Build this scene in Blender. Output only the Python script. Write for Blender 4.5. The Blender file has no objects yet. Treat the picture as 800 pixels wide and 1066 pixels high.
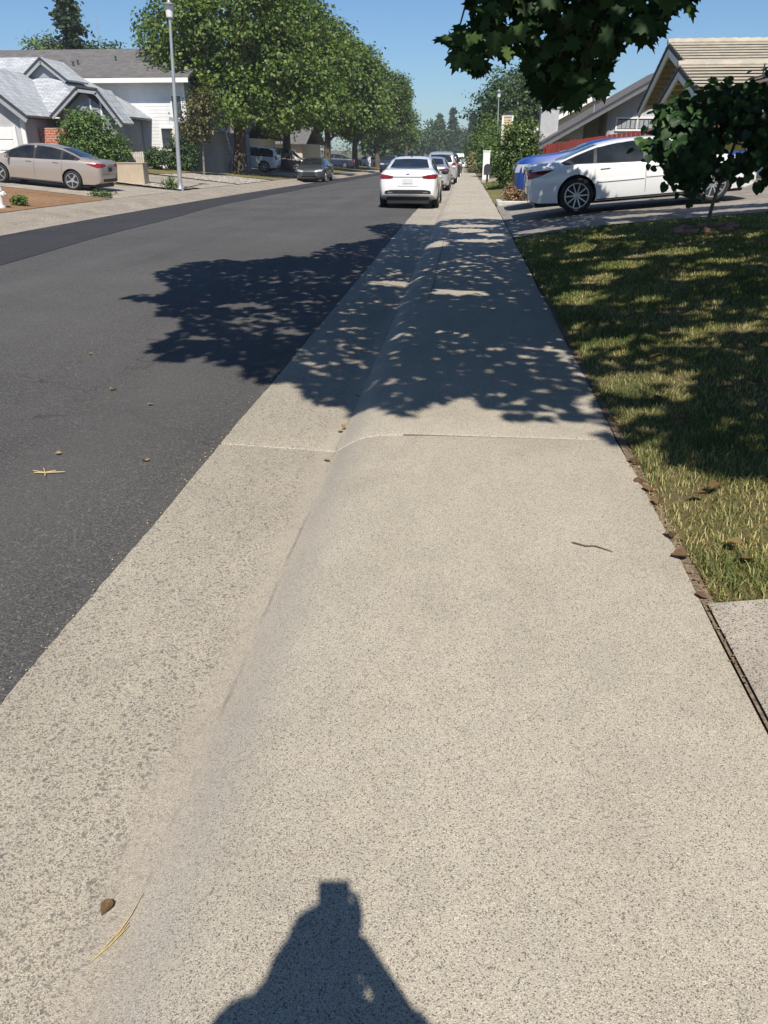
import bpy, bmesh, math, random
import numpy as np
from mathutils import Vector, Matrix, Euler
from mathutils.bvhtree import BVHTree
R = math.radians
rng = np.random.default_rng(7)
random.seed(7)
scene = bpy.context.scene
COL = scene.collection

# ------------------------------------------------------------------ terrain
def gz(y):
    t = min(y, 170.0) - 18.0
    if t <= 0: return 0.0
    return -0.010 * (t - 8 * (1 - math.exp(-t / 8)))
def G(x, y):
    z = gz(y)
    if x > 0.95: z += 0.15 * min(x - 0.95, 1.55) + 0.088 * min(max(x - 2.5, 0), 6.5)
    elif x < -12.1: z += 0.088 * min(-x - 12.1, 9)
    return z

# ------------------------------------------------------------------ objects
def link(o):
    COL.objects.link(o); return o
def tag(o, label=None, cat=None, group=None, kind=None):
    if label: o['label'] = label
    if cat: o['category'] = cat
    if group: o['group'] = group
    if kind: o['kind'] = kind
    return o
def thing(name, label, cat, loc=(0, 0, 0), rot=(0, 0, 0), group=None):
    o = bpy.data.objects.new(name, None); link(o)
    o.location = loc; o.rotation_euler = rot; o.empty_display_size = 0.2
    return tag(o, label, cat, group)
def mesh_obj(name, me, parent=None):
    o = bpy.data.objects.new(name, me); link(o)
    if parent is not None: o.parent = parent
    return o
def bm_obj(name, bm, mats, parent=None, smooth=None):
    bmesh.ops.recalc_face_normals(bm, faces=bm.faces)
    me = bpy.data.meshes.new(name); bm.to_mesh(me); bm.free()
    for m in (mats if isinstance(mats, (list, tuple)) else [mats]): me.materials.append(m)
    if smooth is not None:
        me.shade_smooth()
        me.set_sharp_from_angle(angle=R(smooth))
    return mesh_obj(name, me, parent)
def copy_tree(o, parent=None):
    c = o.copy(); link(c)
    if parent is not None: c.parent = parent
    for ch in o.children: copy_tree(ch, c)
    return c
def struct(o): o['kind'] = 'structure'; return o

# ------------------------------------------------------------------ mesh pieces
def box(bm, x0, x1, y0, y1, z0, z1, bev=0.0, mi=0):
    vs = [bm.verts.new((x, y, z)) for x in (x0, x1) for y in (y0, y1) for z in (z0, z1)]
    idx = [(0, 1, 3, 2), (4, 6, 7, 5), (0, 4, 5, 1), (2, 3, 7, 6), (0, 2, 6, 4), (1, 5, 7, 3)]
    fs = [bm.faces.new([vs[i] for i in f]) for f in idx]
    for f in fs: f.material_index = mi
    if bev > 0:
        es = list({e for f in fs for e in f.edges})
        bmesh.ops.bevel(bm, geom=es, offset=bev, segments=2, affect='EDGES', profile=0.5)
def prism(bm, pts, axis, a, b, mi=0):
    """polygon pts (2D) extruded along axis from a to b. axis 'x': pts=(y,z); 'y': (x,z); 'z': (x,y)"""
    def mk(p, t):
        if axis == 'x': return (t, p[0], p[1])
        if axis == 'y': return (p[0], t, p[1])
        return (p[0], p[1], t)
    A = [bm.verts.new(mk(p, a)) for p in pts]; B = [bm.verts.new(mk(p, b)) for p in pts]
    n = len(pts)
    fs = [bm.faces.new(A), bm.faces.new(B[::-1])]
    for i in range(n): fs.append(bm.faces.new((A[i], B[i], B[(i + 1) % n], A[(i + 1) % n])))
    for f in fs: f.material_index = mi
def slab(bm, corners, th, mi=0):
    """flat slab: polygon corners (3D, planar) thickened downward along its normal"""
    P = [Vector(c) for c in corners]
    n = (P[1] - P[0]).cross(P[2] - P[0]).normalized()
    if n.z < 0: n = -n
    A = [bm.verts.new(p) for p in P]; B = [bm.verts.new(p - n * th) for p in P]
    k = len(P)
    fs = [bm.faces.new(A), bm.faces.new(B[::-1])]
    for i in range(k): fs.append(bm.faces.new((A[i], B[i], B[(i + 1) % k], A[(i + 1) % k])))
    for f in fs: f.material_index = mi
def bar(bm, p, q, w, h, mi=0):
    """rectangular bar from p to q; h measured in the vertical-ish direction"""
    p = Vector(p); q = Vector(q); d = (q - p).normalized()
    up = Vector((0, 0, 1)) if abs(d.z) < 0.95 else Vector((0, 1, 0))
    s = d.cross(up).normalized(); u = s.cross(d).normalized()
    A = [bm.verts.new(p + s * (i * w / 2) + u * (j * h / 2)) for i, j in ((-1, -1), (1, -1), (1, 1), (-1, 1))]
    B = [bm.verts.new(q + s * (i * w / 2) + u * (j * h / 2)) for i, j in ((-1, -1), (1, -1), (1, 1), (-1, 1))]
    fs = [bm.faces.new(A), bm.faces.new(B[::-1])]
    for i in range(4): fs.append(bm.faces.new((A[i], B[i], B[(i + 1) % 4], A[(i + 1) % 4])))
    for f in fs: f.material_index = mi
def tube(bm, pts, rad, seg=8, cap=True, mi=0):
    pts = [Vector(p) for p in pts]; n = len(pts)
    rings = []; prev = None
    for i, p in enumerate(pts):
        d = (pts[min(i + 1, n - 1)] - pts[max(i - 1, 0)]).normalized()
        if prev is None:
            a = Vector((1, 0, 0)) if abs(d.x) < 0.8 else Vector((0, 1, 0))
            s = d.cross(a).normalized()
        else:
            s = (prev - d * prev.dot(d)).normalized()
        prev = s; t = d.cross(s)
        r = rad[i] if hasattr(rad, '__len__') else rad
        rings.append([bm.verts.new(p + (s * math.cos(k * 2 * math.pi / seg) + t * math.sin(k * 2 * math.pi / seg)) * r) for k in range(seg)])
    for i in range(n - 1):
        for k in range(seg):
            f = bm.faces.new((rings[i][k], rings[i][(k + 1) % seg], rings[i + 1][(k + 1) % seg], rings[i + 1][k])); f.material_index = mi
    if cap:
        for r_ in (rings[0][::-1], rings[-1]):
            f = bm.faces.new(r_); f.material_index = mi
def lathe(bm, prof, seg=20, axis='z', origin=(0, 0, 0), mi=0):
    """prof: list of (r, h)"""
    o = Vector(origin); rings = []
    for r, h in prof:
        ring = []
        for k in range(seg):
            a = 2 * math.pi * k / seg; c, s = math.cos(a) * r, math.sin(a) * r
            v = (c, s, h) if axis == 'z' else ((c, h, s) if axis == 'y' else (h, c, s))
            ring.append(bm.verts.new(o + Vector(v)))
        rings.append(ring)
    for i in range(len(prof) - 1):
        for k in range(seg):
            f = bm.faces.new((rings[i][k], rings[i][(k + 1) % seg], rings[i + 1][(k + 1) % seg], rings[i + 1][k])); f.material_index = mi
    for r_, (r, h) in ((rings[0], prof[0]), (rings[-1], prof[-1])):
        if r > 1e-4:
            f = bm.faces.new(r_); f.material_index = mi
def sheet(name, xs, ys, zf, mat, parent=None):
    """grid surface over xs × ys, z = zf(x, y)"""
    nx, ny = len(xs), len(ys)
    V = [(x, y, zf(x, y)) for y in ys for x in xs]
    F = [(j * nx + i, j * nx + i + 1, (j + 1) * nx + i + 1, (j + 1) * nx + i) for j in range(ny - 1) for i in range(nx - 1)]
    me = bpy.data.meshes.new(name); me.from_pydata(V, [], F); me.materials.append(mat)
    return mesh_obj(name, me, parent)
def polysheet(name, poly, zoff, mat, step=0.5, grid=None):
    """polygon (x,y) draped on the terrain: cut by a grid so that it follows G"""
    bm = bmesh.new()
    f = bm.faces.new([bm.verts.new((x, y, 0)) for x, y in poly])
    x0, x1 = min(p[0] for p in poly), max(p[0] for p in poly)
    y0, y1 = min(p[1] for p in poly), max(p[1] for p in poly)
    cuts = [((x, 0, 0), (1, 0, 0)) for x in list(np.arange(math.ceil(x0 / step) * step, x1, step)) + [2.5, -12.1, -21.1, 9.0]]
    cuts += [((0, y, 0), (0, 1, 0)) for y in np.arange(math.ceil(y0 / step) * step, y1, step)]
    for co, no in cuts:
        bmesh.ops.bisect_plane(bm, geom=bm.verts[:] + bm.edges[:] + bm.faces[:], plane_co=co, plane_no=no)
    for v in bm.verts: v.co.z = G(v.co.x, v.co.y) + zoff
    for f in bm.faces:
        if f.normal.z < 0: f.normal_flip()
    me = bpy.data.meshes.new(name); bm.to_mesh(me); bm.free(); me.materials.append(mat)
    return mesh_obj(name, me)

# ------------------------------------------------------------------ materials
class NT:
    def __init__(s, name):
        s.m = bpy.data.materials.new(name); s.m.use_nodes = True
        s.t = s.m.node_tree; s.n = s.t.nodes; s.l = s.t.links
        s.b = s.n['Principled BSDF']; s.out = s.n['Material Output']
    def node(s, typ, **kw):
        nd = s.n.new(typ)
        for k, v in kw.items(): setattr(nd, k, v)
        return nd
    def link(s, a, b): s.l.new(a, b)
    def co(s): return s.node('ShaderNodeTexCoord').outputs['Object']
    def mapping(s, scale=(1, 1, 1), rot=(0, 0, 0)):
        mp = s.node('ShaderNodeMapping'); mp.inputs['Scale'].default_value = scale; mp.inputs['Rotation'].default_value = rot
        s.link(s.co(), mp.inputs['Vector']); return mp.outputs['Vector']
    def noise(s, scale, detail=3, rough=0.55, vec=None, out='Fac'):
        nd = s.node('ShaderNodeTexNoise'); nd.inputs['Scale'].default_value = scale
        nd.inputs['Detail'].default_value = detail; nd.inputs['Roughness'].default_value = rough
        s.link(vec if vec is not None else s.co(), nd.inputs['Vector']); return nd.outputs[out]
    def voro(s, scale, out='Color', vec=None, rand=1.0):
        nd = s.node('ShaderNodeTexVoronoi'); nd.inputs['Scale'].default_value = scale
        nd.inputs['Randomness'].default_value = rand
        s.link(vec if vec is not None else s.co(), nd.inputs['Vector']); return nd.outputs[out]
    def ramp(s, fac, stops, interp='LINEAR'):
        nd = s.node('ShaderNodeValToRGB'); cr = nd.color_ramp; cr.interpolation = interp
        while len(cr.elements) < len(stops): cr.elements.new(0.5)
        for e, (p, c) in zip(cr.elements, stops):
            e.position = p; e.color = (*c, 1) if len(c) == 3 else c
        s.link(fac, nd.inputs['Fac']); return nd.outputs['Color']
    def mix(s, fac, a, b, mode='MIX'):
        nd = s.node('ShaderNodeMix', data_type='RGBA', blend_type=mode)
        for v, i in ((fac, 0), (a, 6), (b, 7)):
            if isinstance(v, (int, float)): nd.inputs[i].default_value = v
            elif isinstance(v, (tuple, list)): nd.inputs[i].default_value = (*v, 1)
            else: s.link(v, nd.inputs[i])
        return nd.outputs[2]
    def math(s, op, a, b=None):
        nd = s.node('ShaderNodeMath', operation=op)
        for i, v in enumerate((a, b)):
            if v is None: continue
            if isinstance(v, (int, float)): nd.inputs[i].default_value = v
            else: s.link(v, nd.inputs[i])
        return nd.outputs[0]
    def sepR(s, c, k=0):
        nd = s.node('ShaderNodeSeparateColor'); s.link(c, nd.inputs[0]); return nd.outputs[k]
    def xyz(s, k, vec=None):
        nd = s.node('ShaderNodeSeparateXYZ'); s.link(vec if vec is not None else s.co(), nd.inputs[0]); return nd.outputs[k]
    def bump(s, h, strength=0.3, dist=0.01):
        nd = s.node('ShaderNodeBump'); nd.inputs['Strength'].default_value = strength; nd.inputs['Distance'].default_value = dist
        s.link(h, nd.inputs['Height']); s.link(nd.outputs[0], s.b.inputs['Normal'])
    def done(s, col=None, rough=0.8, metal=0.0, spec=0.5, coat=0.0):
        if col is not None:
            if isinstance(col, (tuple, list)): s.b.inputs['Base Color'].default_value = (*col, 1)
            else: s.link(col, s.b.inputs['Base Color'])
        s.b.inputs['Roughness'].default_value = rough; s.b.inputs['Metallic'].default_value = metal
        s.b.inputs['Specular IOR Level'].default_value = spec
        s.b.inputs['Coat Weight'].default_value = coat; s.b.inputs['Coat Roughness'].default_value = 0.03
        return s.m
def worn(name, col, rough=0.6, var=0.12, scale=6, metal=0.0, spec=0.4, coat=0.0, bump=0.0):
    t = NT(name)
    n = t.noise(scale, 5)
    a = tuple(c * (1 - var) for c in col); b = tuple(min(1, c * (1 + var)) for c in col)
    c = t.ramp(n, [(0.3, a), (0.7, b)])
    if bump: t.bump(t.noise(scale * 8, 4), bump, 0.01)
    return t.done(c, rough, metal, spec, coat)

def concrete(name, base, dark, light, grain=300, dens=0.2, stain=0.25, bump=0.4, near=False, rough=0.9, spots=0.05):
    t = NT(name)
    v1 = t.sepR(t.voro(grain)); v2 = t.sepR(t.voro(grain * 0.62), 1)
    mid = tuple(0.5 * (d + b) for d, b in zip(dark, base))
    c = t.ramp(v1, [(0.0, dark), (dens * 0.55, mid), (dens, base), (0.8, base), (1.0, light)])
    speck = t.ramp(v2, [(0.0, (1, 1, 1)), (spots, (1, 1, 1)), (spots + 0.005, (0, 0, 0))], 'CONSTANT')
    c = t.mix(t.math('MULTIPLY', speck, 0.75), c, tuple(d * 0.9 for d in dark))
    x = None
    if near:   # exposed coarse stone in the gutter pan, fading out up the rolled curb; silt on the flow line
        x = t.math('ADD', t.xyz(0), t.math('MULTIPLY', t.math('SUBTRACT', t.noise(2.2, 5, 0.6), 0.5), 0.22))
        pan = t.ramp(t.math('ADD', t.math('MULTIPLY', x, -1.0), 0.0), [(0.62, (0,) * 3), (0.80, (1,) * 3)])
        v3 = t.voro(200); k3 = t.sepR(v3, 2); k4 = t.sepR(v3, 0)
        st = t.ramp(k4, [(0.0, (0.06, 0.06, 0.062)), (0.4, (0.13, 0.125, 0.115)), (0.62, (0.30, 0.26, 0.2)), (1.0, (0.52, 0.47, 0.38))])
        m3 = t.ramp(k3, [(0.0, (1,) * 3), (0.34, (1,) * 3), (0.36, (0,) * 3)])
        c = t.mix(t.math('MULTIPLY', t.math('MULTIPLY', m3, pan), 0.66), c, st)
        v5 = t.sepR(t.voro(95), 1)
        c = t.mix(t.math('MULTIPLY', t.math('MULTIPLY', t.ramp(v5, [(0.0, (1,) * 3), (0.04, (1,) * 3), (0.045, (0,) * 3)]), pan), 0.65), c, (0.1, 0.098, 0.096))
        c = t.mix(t.math('MULTIPLY', pan, 0.12), c, (0.29, 0.26, 0.2))
    s1 = t.noise(0.9, 6, 0.6); s2 = t.noise(7, 5, 0.6); s3 = t.noise(2.6, 7, 0.7, t.mapping((1.0, 0.45, 1)))
    c = t.mix(1.0, c, t.ramp(s1, [(0.25, (1 - stain,) * 3), (0.6, (1, 1, 1))]), 'MULTIPLY')
    c = t.mix(1.0, c, t.ramp(s2, [(0.25, (1 - stain * 0.4,) * 3), (0.65, (1.04, 1.03, 1.0))]), 'MULTIPLY')
    c = t.mix(1.0, c, t.ramp(s3, [(0.3, (1 - stain * 0.7, 1 - stain * 0.75, 1 - stain * 0.8)), (0.55, (1, 1, 1))]), 'MULTIPLY')
    if near:
        dx = t.math('ABSOLUTE', t.math('ADD', x, 0.72))
        f = t.ramp(t.math('DIVIDE', dx, 0.12), [(0.2, (0.55,) * 3), (1.0, (0, 0, 0))])
        c = t.mix(t.math('MULTIPLY', f, t.ramp(t.noise(16, 5), [(0.3, (0.35,) * 3), (0.7, (1,) * 3)])), c, (0.40, 0.345, 0.28))
        dg = t.math('ABSOLUTE', t.math('ADD', x, 0.60))
        g = t.ramp(t.math('DIVIDE', dg, 0.13), [(0.1, (0.5,) * 3), (1.0, (0, 0, 0))])
        c = t.mix(t.math('MULTIPLY', g, 0.45), c, (0.35, 0.325, 0.30))
    if near:
        xx = t.math('ADD', t.xyz(0), t.math('MULTIPLY', t.math('SUBTRACT', t.noise(9, 4, 0.65), 0.5), 0.035))
        ln = t.ramp(t.math('DIVIDE', t.math('ABSOLUTE', t.math('ADD', xx, 0.703)), 0.012), [(0.25, (1,) * 3), (1.0, (0,) * 3)])
        c = t.mix(t.math('MULTIPLY', ln, t.ramp(t.noise(3.5, 4, 0.6), [(0.42, (0,) * 3), (0.6, (0.6,) * 3)])), c, (0.16, 0.145, 0.125))
        scr = t.ramp(t.noise(9, 5, 0.7, t.mapping((9, 0.9, 1), (0, 0, -0.5))), [(0.55, (0,) * 3), (0.7, (0.35,) * 3)])
        c = t.mix(t.math('MULTIPLY', scr, g), c, (0.26, 0.245, 0.235))
    h = t.math('ADD', t.voro(grain * 0.7, 'Distance'), t.math('MULTIPLY', t.noise(60, 4), 0.6))
    t.bump(h, bump, 0.004)
    return t.done(c, rough, spec=0.25)

M = {}
M['walk'] = M['gutter'] = concrete('near_concrete', (0.45, 0.405, 0.33), (0.12, 0.11, 0.096), (0.66, 0.60, 0.51), 430, 0.27, 0.14, 0.35, near=True, spots=0.035)
M['gutterL'] = concrete('far_gutter_concrete', (0.36, 0.31, 0.25), (0.10, 0.095, 0.085), (0.55, 0.50, 0.42), 120, 0.25, 0.25, 0.4)
M['drive'] = concrete('driveway_concrete', (0.33, 0.30, 0.26), (0.10, 0.095, 0.085), (0.48, 0.45, 0.4), 130, 0.2, 0.4)
M['path'] = concrete('path_concrete', (0.43, 0.385, 0.325), (0.13, 0.12, 0.105), (0.58, 0.53, 0.46), 260, 0.22, 0.25, 0.5)
M['driveL'] = concrete('far_driveway_concrete', (0.40, 0.35, 0.28), (0.16, 0.15, 0.13), (0.55, 0.50, 0.44), 60, 0.15, 0.3)
def asphalt(name, base, worn_c):
    t = NT(name)
    v = t.sepR(t.voro(170)); v2 = t.sepR(t.voro(75), 1)
    c = t.ramp(v, [(0, tuple(b * 0.45 for b in base)), (0.5, base), (0.9, tuple(b * 1.35 for b in base)), (1.0, tuple(min(1, b * 2.4) for b in base))])
    c = t.mix(t.math('MULTIPLY', t.ramp(v2, [(0.0, (1,) * 3), (0.03, (1,) * 3), (0.035, (0,) * 3)], 'CONSTANT'), 0.5), c, (0.2, 0.17, 0.13))
    lanes = t.noise(1.0, 4, 0.5, t.mapping((1.1, 0.05, 1)))
    c = t.mix(t.ramp(lanes, [(0.35, (0,) * 3), (0.75, (0.55,) * 3)]), c, worn_c)
    c = t.mix(1.0, c, t.ramp(t.noise(0.35, 6, 0.6), [(0.3, (0.82,) * 3), (0.7, (1.12,) * 3)]), 'MULTIPLY')
    nv = t.node('ShaderNodeVectorMath', operation='ADD'); t.link(t.co(), nv.inputs[0]); ns = t.node('ShaderNodeVectorMath', operation='SCALE'); t.link(t.noise(1.6, 4, 0.6, out='Color'), ns.inputs[0]); ns.inputs['Scale'].default_value = 0.8; t.link(ns.outputs[0], nv.inputs[1])
    ve = t.node('ShaderNodeTexVoronoi', feature='DISTANCE_TO_EDGE'); ve.inputs['Scale'].default_value = 0.28; t.link(nv.outputs[0], ve.inputs['Vector'])
    cr = t.ramp(ve.outputs['Distance'], [(0.0, (1,) * 3), (0.0016, (1,) * 3), (0.003, (0,) * 3)])
    c = t.mix(t.math('MULTIPLY', cr, t.ramp(t.noise(0.6, 2), [(0.5, (0,) * 3), (0.6, (0.6,) * 3)])), c, tuple(b * 0.4 for b in base))
    oil = t.ramp(t.noise(1.1, 3, 0.5, t.mapping((0.8, 0.25, 1))), [(0.62, (0,) * 3), (0.74, (0.4,) * 3)])
    c = t.mix(oil, c, tuple(b * 0.55 for b in base))
    t.bump(t.math('ADD', t.voro(140, 'Distance'), t.math('MULTIPLY', t.noise(40, 3), 0.5)), 0.6, 0.005)
    return t.done(c, 0.85, spec=0.3)
M['asphalt'] = asphalt('road_asphalt', (0.080, 0.077, 0.074), (0.112, 0.107, 0.102))
M['asphalt_dark'] = asphalt('fresh_asphalt', (0.036, 0.036, 0.039), (0.045, 0.045, 0.048))
M['seam'] = worn('joint_dirt', (0.19, 0.145, 0.10), 0.95, 0.6, 60)
def soil(name, a, b, c2=None, scale=9):
    t = NT(name)
    c = t.ramp(t.noise(scale, 8, 0.65), [(0.3, a), (0.55, b), (0.75, c2 or b)])
    c = t.mix(1.0, c, t.ramp(t.noise(0.5, 4), [(0.3, (0.75,) * 3), (0.7, (1.1,) * 3)]), 'MULTIPLY')
    t.bump(t.noise(scale * 5, 6, 0.7), 0.6, 0.03)
    return t.done(c, 0.95, spec=0.1)
M['terrain'] = soil('yard_ground', (0.10, 0.085, 0.045), (0.17, 0.14, 0.085), (0.12, 0.13, 0.05), 3)
M['lawn_soil'] = soil('lawn_soil', (0.12, 0.095, 0.045), (0.19, 0.155, 0.075), (0.13, 0.14, 0.05), 14)
M['dirt'] = soil('bare_dirt', (0.20, 0.115, 0.065), (0.30, 0.18, 0.10), (0.36, 0.24, 0.15), 10)
M['drylawn'] = soil('dry_lawn', (0.13, 0.13, 0.045), (0.20, 0.17, 0.075), (0.28, 0.23, 0.12), 6)
def gravel(name):
    t = NT(name)
    c = t.ramp(t.sepR(t.voro(9)), [(0, (0.22, 0.2, 0.17)), (0.3, (0.5, 0.46, 0.39)), (1, (0.78, 0.74, 0.66))])
    d = t.voro(9, 'Distance')
    c = t.mix(1.0, c, t.ramp(d, [(0.35, (1, 1, 1)), (0.75, (0.25, 0.22, 0.18))]), 'MULTIPLY')
    t.bump(t.math('SUBTRACT', 1.0, d), 1.0, 0.05)
    return t.done(c, 0.9, spec=0.2)
M['gravel'] = gravel('white_gravel')
def siding(name, col, pitch=0.2, vertical=False, var=0.08):
    t = NT(name)
    c = t.ramp(t.noise(1.5, 5), [(0.3, tuple(v * (1 - var) for v in col)), (0.7, tuple(min(1, v * (1 + var)) for v in col))])
    if vertical:
        w = t.math('FRACT', t.math('DIVIDE', t.math('ADD', t.xyz(0), t.xyz(1)), pitch))
        g = t.ramp(w, [(0.0, (0,) * 3), (0.06, (1,) * 3), (0.94, (1,) * 3), (1.0, (0,) * 3)])
    else:
        w = t.math('FRACT', t.math('DIVIDE', t.xyz(2), pitch))
        g = t.ramp(w, [(0.0, (0,) * 3), (0.10, (1,) * 3), (1.0, (0.6,) * 3)])
    t.bump(g, 0.8, 0.015)
    return t.done(c, 0.75, spec=0.3)
M['sid_white'] = siding('white_siding', (0.68, 0.68, 0.68))
M['sid_blue'] = siding('blue_grey_siding', (0.27, 0.29, 0.32), 0.2)
M['sid_grey'] = siding('grey_board_siding', (0.43, 0.425, 0.43), 0.3, True)
M['sid_tan'] = siding('tan_siding', (0.55, 0.42, 0.26), 0.25)
M['stucco_y'] = worn('yellow_stucco', (0.62, 0.46, 0.12), 0.9, 0.1, 4, bump=0.3)
M['stucco_c'] = worn('cream_stucco', (0.62, 0.5, 0.34), 0.9, 0.1, 4, bump=0.3)
M['stucco_g'] = worn('grey_stucco', (0.42, 0.42, 0.42), 0.9, 0.1, 4, bump=0.3)
M['trim'] = worn('white_trim_paint', (0.74, 0.73, 0.7), 0.55, 0.05, 5)
M['trim_grey'] = worn('grey_trim_paint', (0.30, 0.315, 0.33), 0.6, 0.06, 5)
M['trim_mid'] = worn('slate_trim_paint', (0.13, 0.137, 0.145), 0.6, 0.08, 5)
M['trim_dark'] = worn('dark_trim_paint', (0.045, 0.045, 0.05), 0.6, 0.1, 5)
def shingle(name, a, b, row=0.16):
    t = NT(name)
    br = t.node('ShaderNodeTexBrick'); br.offset = 0.5
    vec = t.mapping((1, 1, 1)); 
    cx = t.node('ShaderNodeCombineXYZ'); s = t.node('ShaderNodeSeparateXYZ'); t.link(vec, s.inputs[0])
    t.link(s.outputs[0], cx.inputs[0]); t.link(t.math('MULTIPLY', s.outputs[1], 1.15), cx.inputs[1])
    t.link(cx.outputs[0], br.inputs['Vector'])
    br.inputs['Color1'].default_value = (*a, 1); br.inputs['Color2'].default_value = (*b, 1)
    br.inputs['Mortar'].default_value = (*[v * 0.45 for v in a], 1)
    br.inputs['Scale'].default_value = 1.0; br.inputs['Brick Width'].default_value = 0.45
    br.inputs['Row Height'].default_value = row; br.inputs['Mortar Size'].default_value = 0.012; br.inputs['Bias'].default_value = 0.0
    c = t.mix(1.0, br.outputs['Color'], t.ramp(t.noise(2.2, 6, 0.7), [(0.3, (0.8,) * 3), (0.7, (1.18,) * 3)]), 'MULTIPLY')
    c = t.mix(1.0, c, t.ramp(t.noise(60, 3), [(0.3, (0.8,) * 3), (0.7, (1.15,) * 3)]), 'MULTIPLY')
    t.bump(br.outputs['Fac'], -0.5, 0.01)
    return t.done(c, 0.9, spec=0.2)
M['sh_light'] = shingle('light_grey_shingles', (0.36, 0.38, 0.40), (0.50, 0.52, 0.54))
M['sh_dark'] = shingle('dark_grey_shingles', (0.13, 0.125, 0.125), (0.19, 0.18, 0.175))
M['sh_brown'] = shingle('brown_shingles', (0.15, 0.12, 0.09), (0.22, 0.17, 0.13))
M['tile'] = worn('concrete_roof_tile', (0.42, 0.375, 0.30), 0.85, 0.16, 3, bump=0.2)
M['wood_red'] = siding('red_stained_boards', (0.20, 0.035, 0.028), 0.14, True, 0.25)
M['wood_pale'] = siding('pale_pickets', (0.62, 0.57, 0.48), 0.12, True, 0.1)
M['wood_tan'] = worn('tan_painted_wood', (0.42, 0.34, 0.24), 0.7, 0.08, 3)
def brick(name, a, b, mortar):
    t = NT(name); br = t.node('ShaderNodeTexBrick')
    cx = t.node('ShaderNodeCombineXYZ'); t.link(t.math('ADD', t.xyz(0), t.xyz(1)), cx.inputs[0]); t.link(t.xyz(2), cx.inputs[1])
    t.link(cx.outputs[0], br.inputs['Vector'])
    br.inputs['Color1'].default_value = (*a, 1); br.inputs['Color2'].default_value = (*b, 1); br.inputs['Mortar'].default_value = (*mortar, 1)
    br.inputs['Scale'].default_value = 1; br.inputs['Brick Width'].default_value = 0.3; br.inputs['Row Height'].default_value = 0.12; br.inputs['Mortar Size'].default_value = 0.015
    t.bump(br.outputs['Fac'], -0.6, 0.01)
    return t.done(br.outputs['Color'], 0.9, spec=0.2)
M['brick'] = brick('red_brick', (0.36, 0.085, 0.05), (0.45, 0.13, 0.075), (0.45, 0.38, 0.32))
M['pink_brick'] = worn('pink_brick', (0.42, 0.2, 0.15), 0.9, 0.25, 12, bump=0.4)
def glassy(name, col, rough=0.04):
    t = NT(name); c = t.ramp(t.noise(2.5, 3), [(0.35, tuple(v * 0.6 for v in col)), (0.7, tuple(v * 1.5 for v in col))])
    return t.done(c, rough, spec=0.5, coat=0.25)
M['glass'] = glassy('tinted_car_glass', (0.016, 0.018, 0.02))
M['win'] = glassy('house_window_glass', (0.05, 0.06, 0.07), 0.06)
def paint(name, col, metal=0.0, rough=0.35):
    t = NT(name); c = t.mix(t.ramp(t.noise(1.3, 4), [(0.4, (0,) * 3), (0.8, (1,) * 3)]), col, tuple(v * 0.93 for v in col))
    return t.done(c, rough, metal, 0.5, 0.25 if 'blue' in name else 1.0)
M['p_white'] = paint('white_car_paint', (0.80, 0.80, 0.79))
M['p_silver'] = paint('silver_car_paint', (0.52, 0.53, 0.54), 0.5)
M['p_champ'] = paint('champagne_car_paint', (0.40, 0.345, 0.30), 0.35, 0.32)
M['p_blue'] = paint('blue_car_paint', (0.008, 0.055, 0.27), 0.0, 0.45)
M['p_navy'] = paint('navy_car_paint', (0.03, 0.045, 0.09), 0.2)
M['p_black'] = paint('black_car_paint', (0.012, 0.013, 0.015))
M['p_grey'] = paint('dark_grey_car_paint', (0.06, 0.065, 0.07), 0.3)
M['black'] = worn('black_plastic', (0.018, 0.018, 0.019), 0.55, 0.2, 10)
M['rubber'] = worn('tyre_rubber', (0.022, 0.021, 0.021), 0.85, 0.25, 20)
M['alloy'] = worn('wheel_alloy', (0.62, 0.62, 0.63), 0.3, 0.06, 10, 0.8)
M['chrome'] = worn('chrome_trim', (0.7, 0.7, 0.7), 0.15, 0.04, 10, 0.95)
M['lens_red'] = glassy('red_lamp_lens', (0.20, 0.008, 0.012), 0.12)
M['lens_clear'] = glassy('clear_lamp_lens', (0.55, 0.55, 0.54), 0.1)
M['plate'] = worn('licence_plate', (0.6, 0.62, 0.66), 0.5, 0.08, 30)
M['galv'] = worn('galvanised_steel', (0.38, 0.40, 0.41), 0.5, 0.1, 4, 0.4)
M['frost'] = worn('frosted_lamp_glass', (0.75, 0.75, 0.74), 0.3, 0.03, 4)
M['bark'] = soil('grey_bark', (0.07, 0.055, 0.04), (0.14, 0.115, 0.085), (0.2, 0.17, 0.13), 7)
M['bark_pale'] = soil('pale_bark', (0.16, 0.14, 0.11), (0.26, 0.23, 0.19), (0.34, 0.31, 0.26), 12)
M['rock'] = worn('planter_stone', (0.5, 0.48, 0.44), 0.9, 0.15, 5, bump=0.4)
M['sign_green'] = worn('green_sign_sheet', (0.02, 0.22, 0.14), 0.45, 0.05, 4)
M['skin'] = worn('skin', (0.42, 0.26, 0.19), 0.55, 0.05, 8)
M['shirt'] = worn('navy_cotton', (0.05, 0.07, 0.12), 0.9, 0.1, 20, bump=0.2)
M['jeans'] = worn('denim', (0.06, 0.08, 0.13), 0.9, 0.15, 20, bump=0.2)
M['hair'] = worn('brown_hair', (0.05, 0.032, 0.02), 0.6, 0.2, 30)
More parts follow.
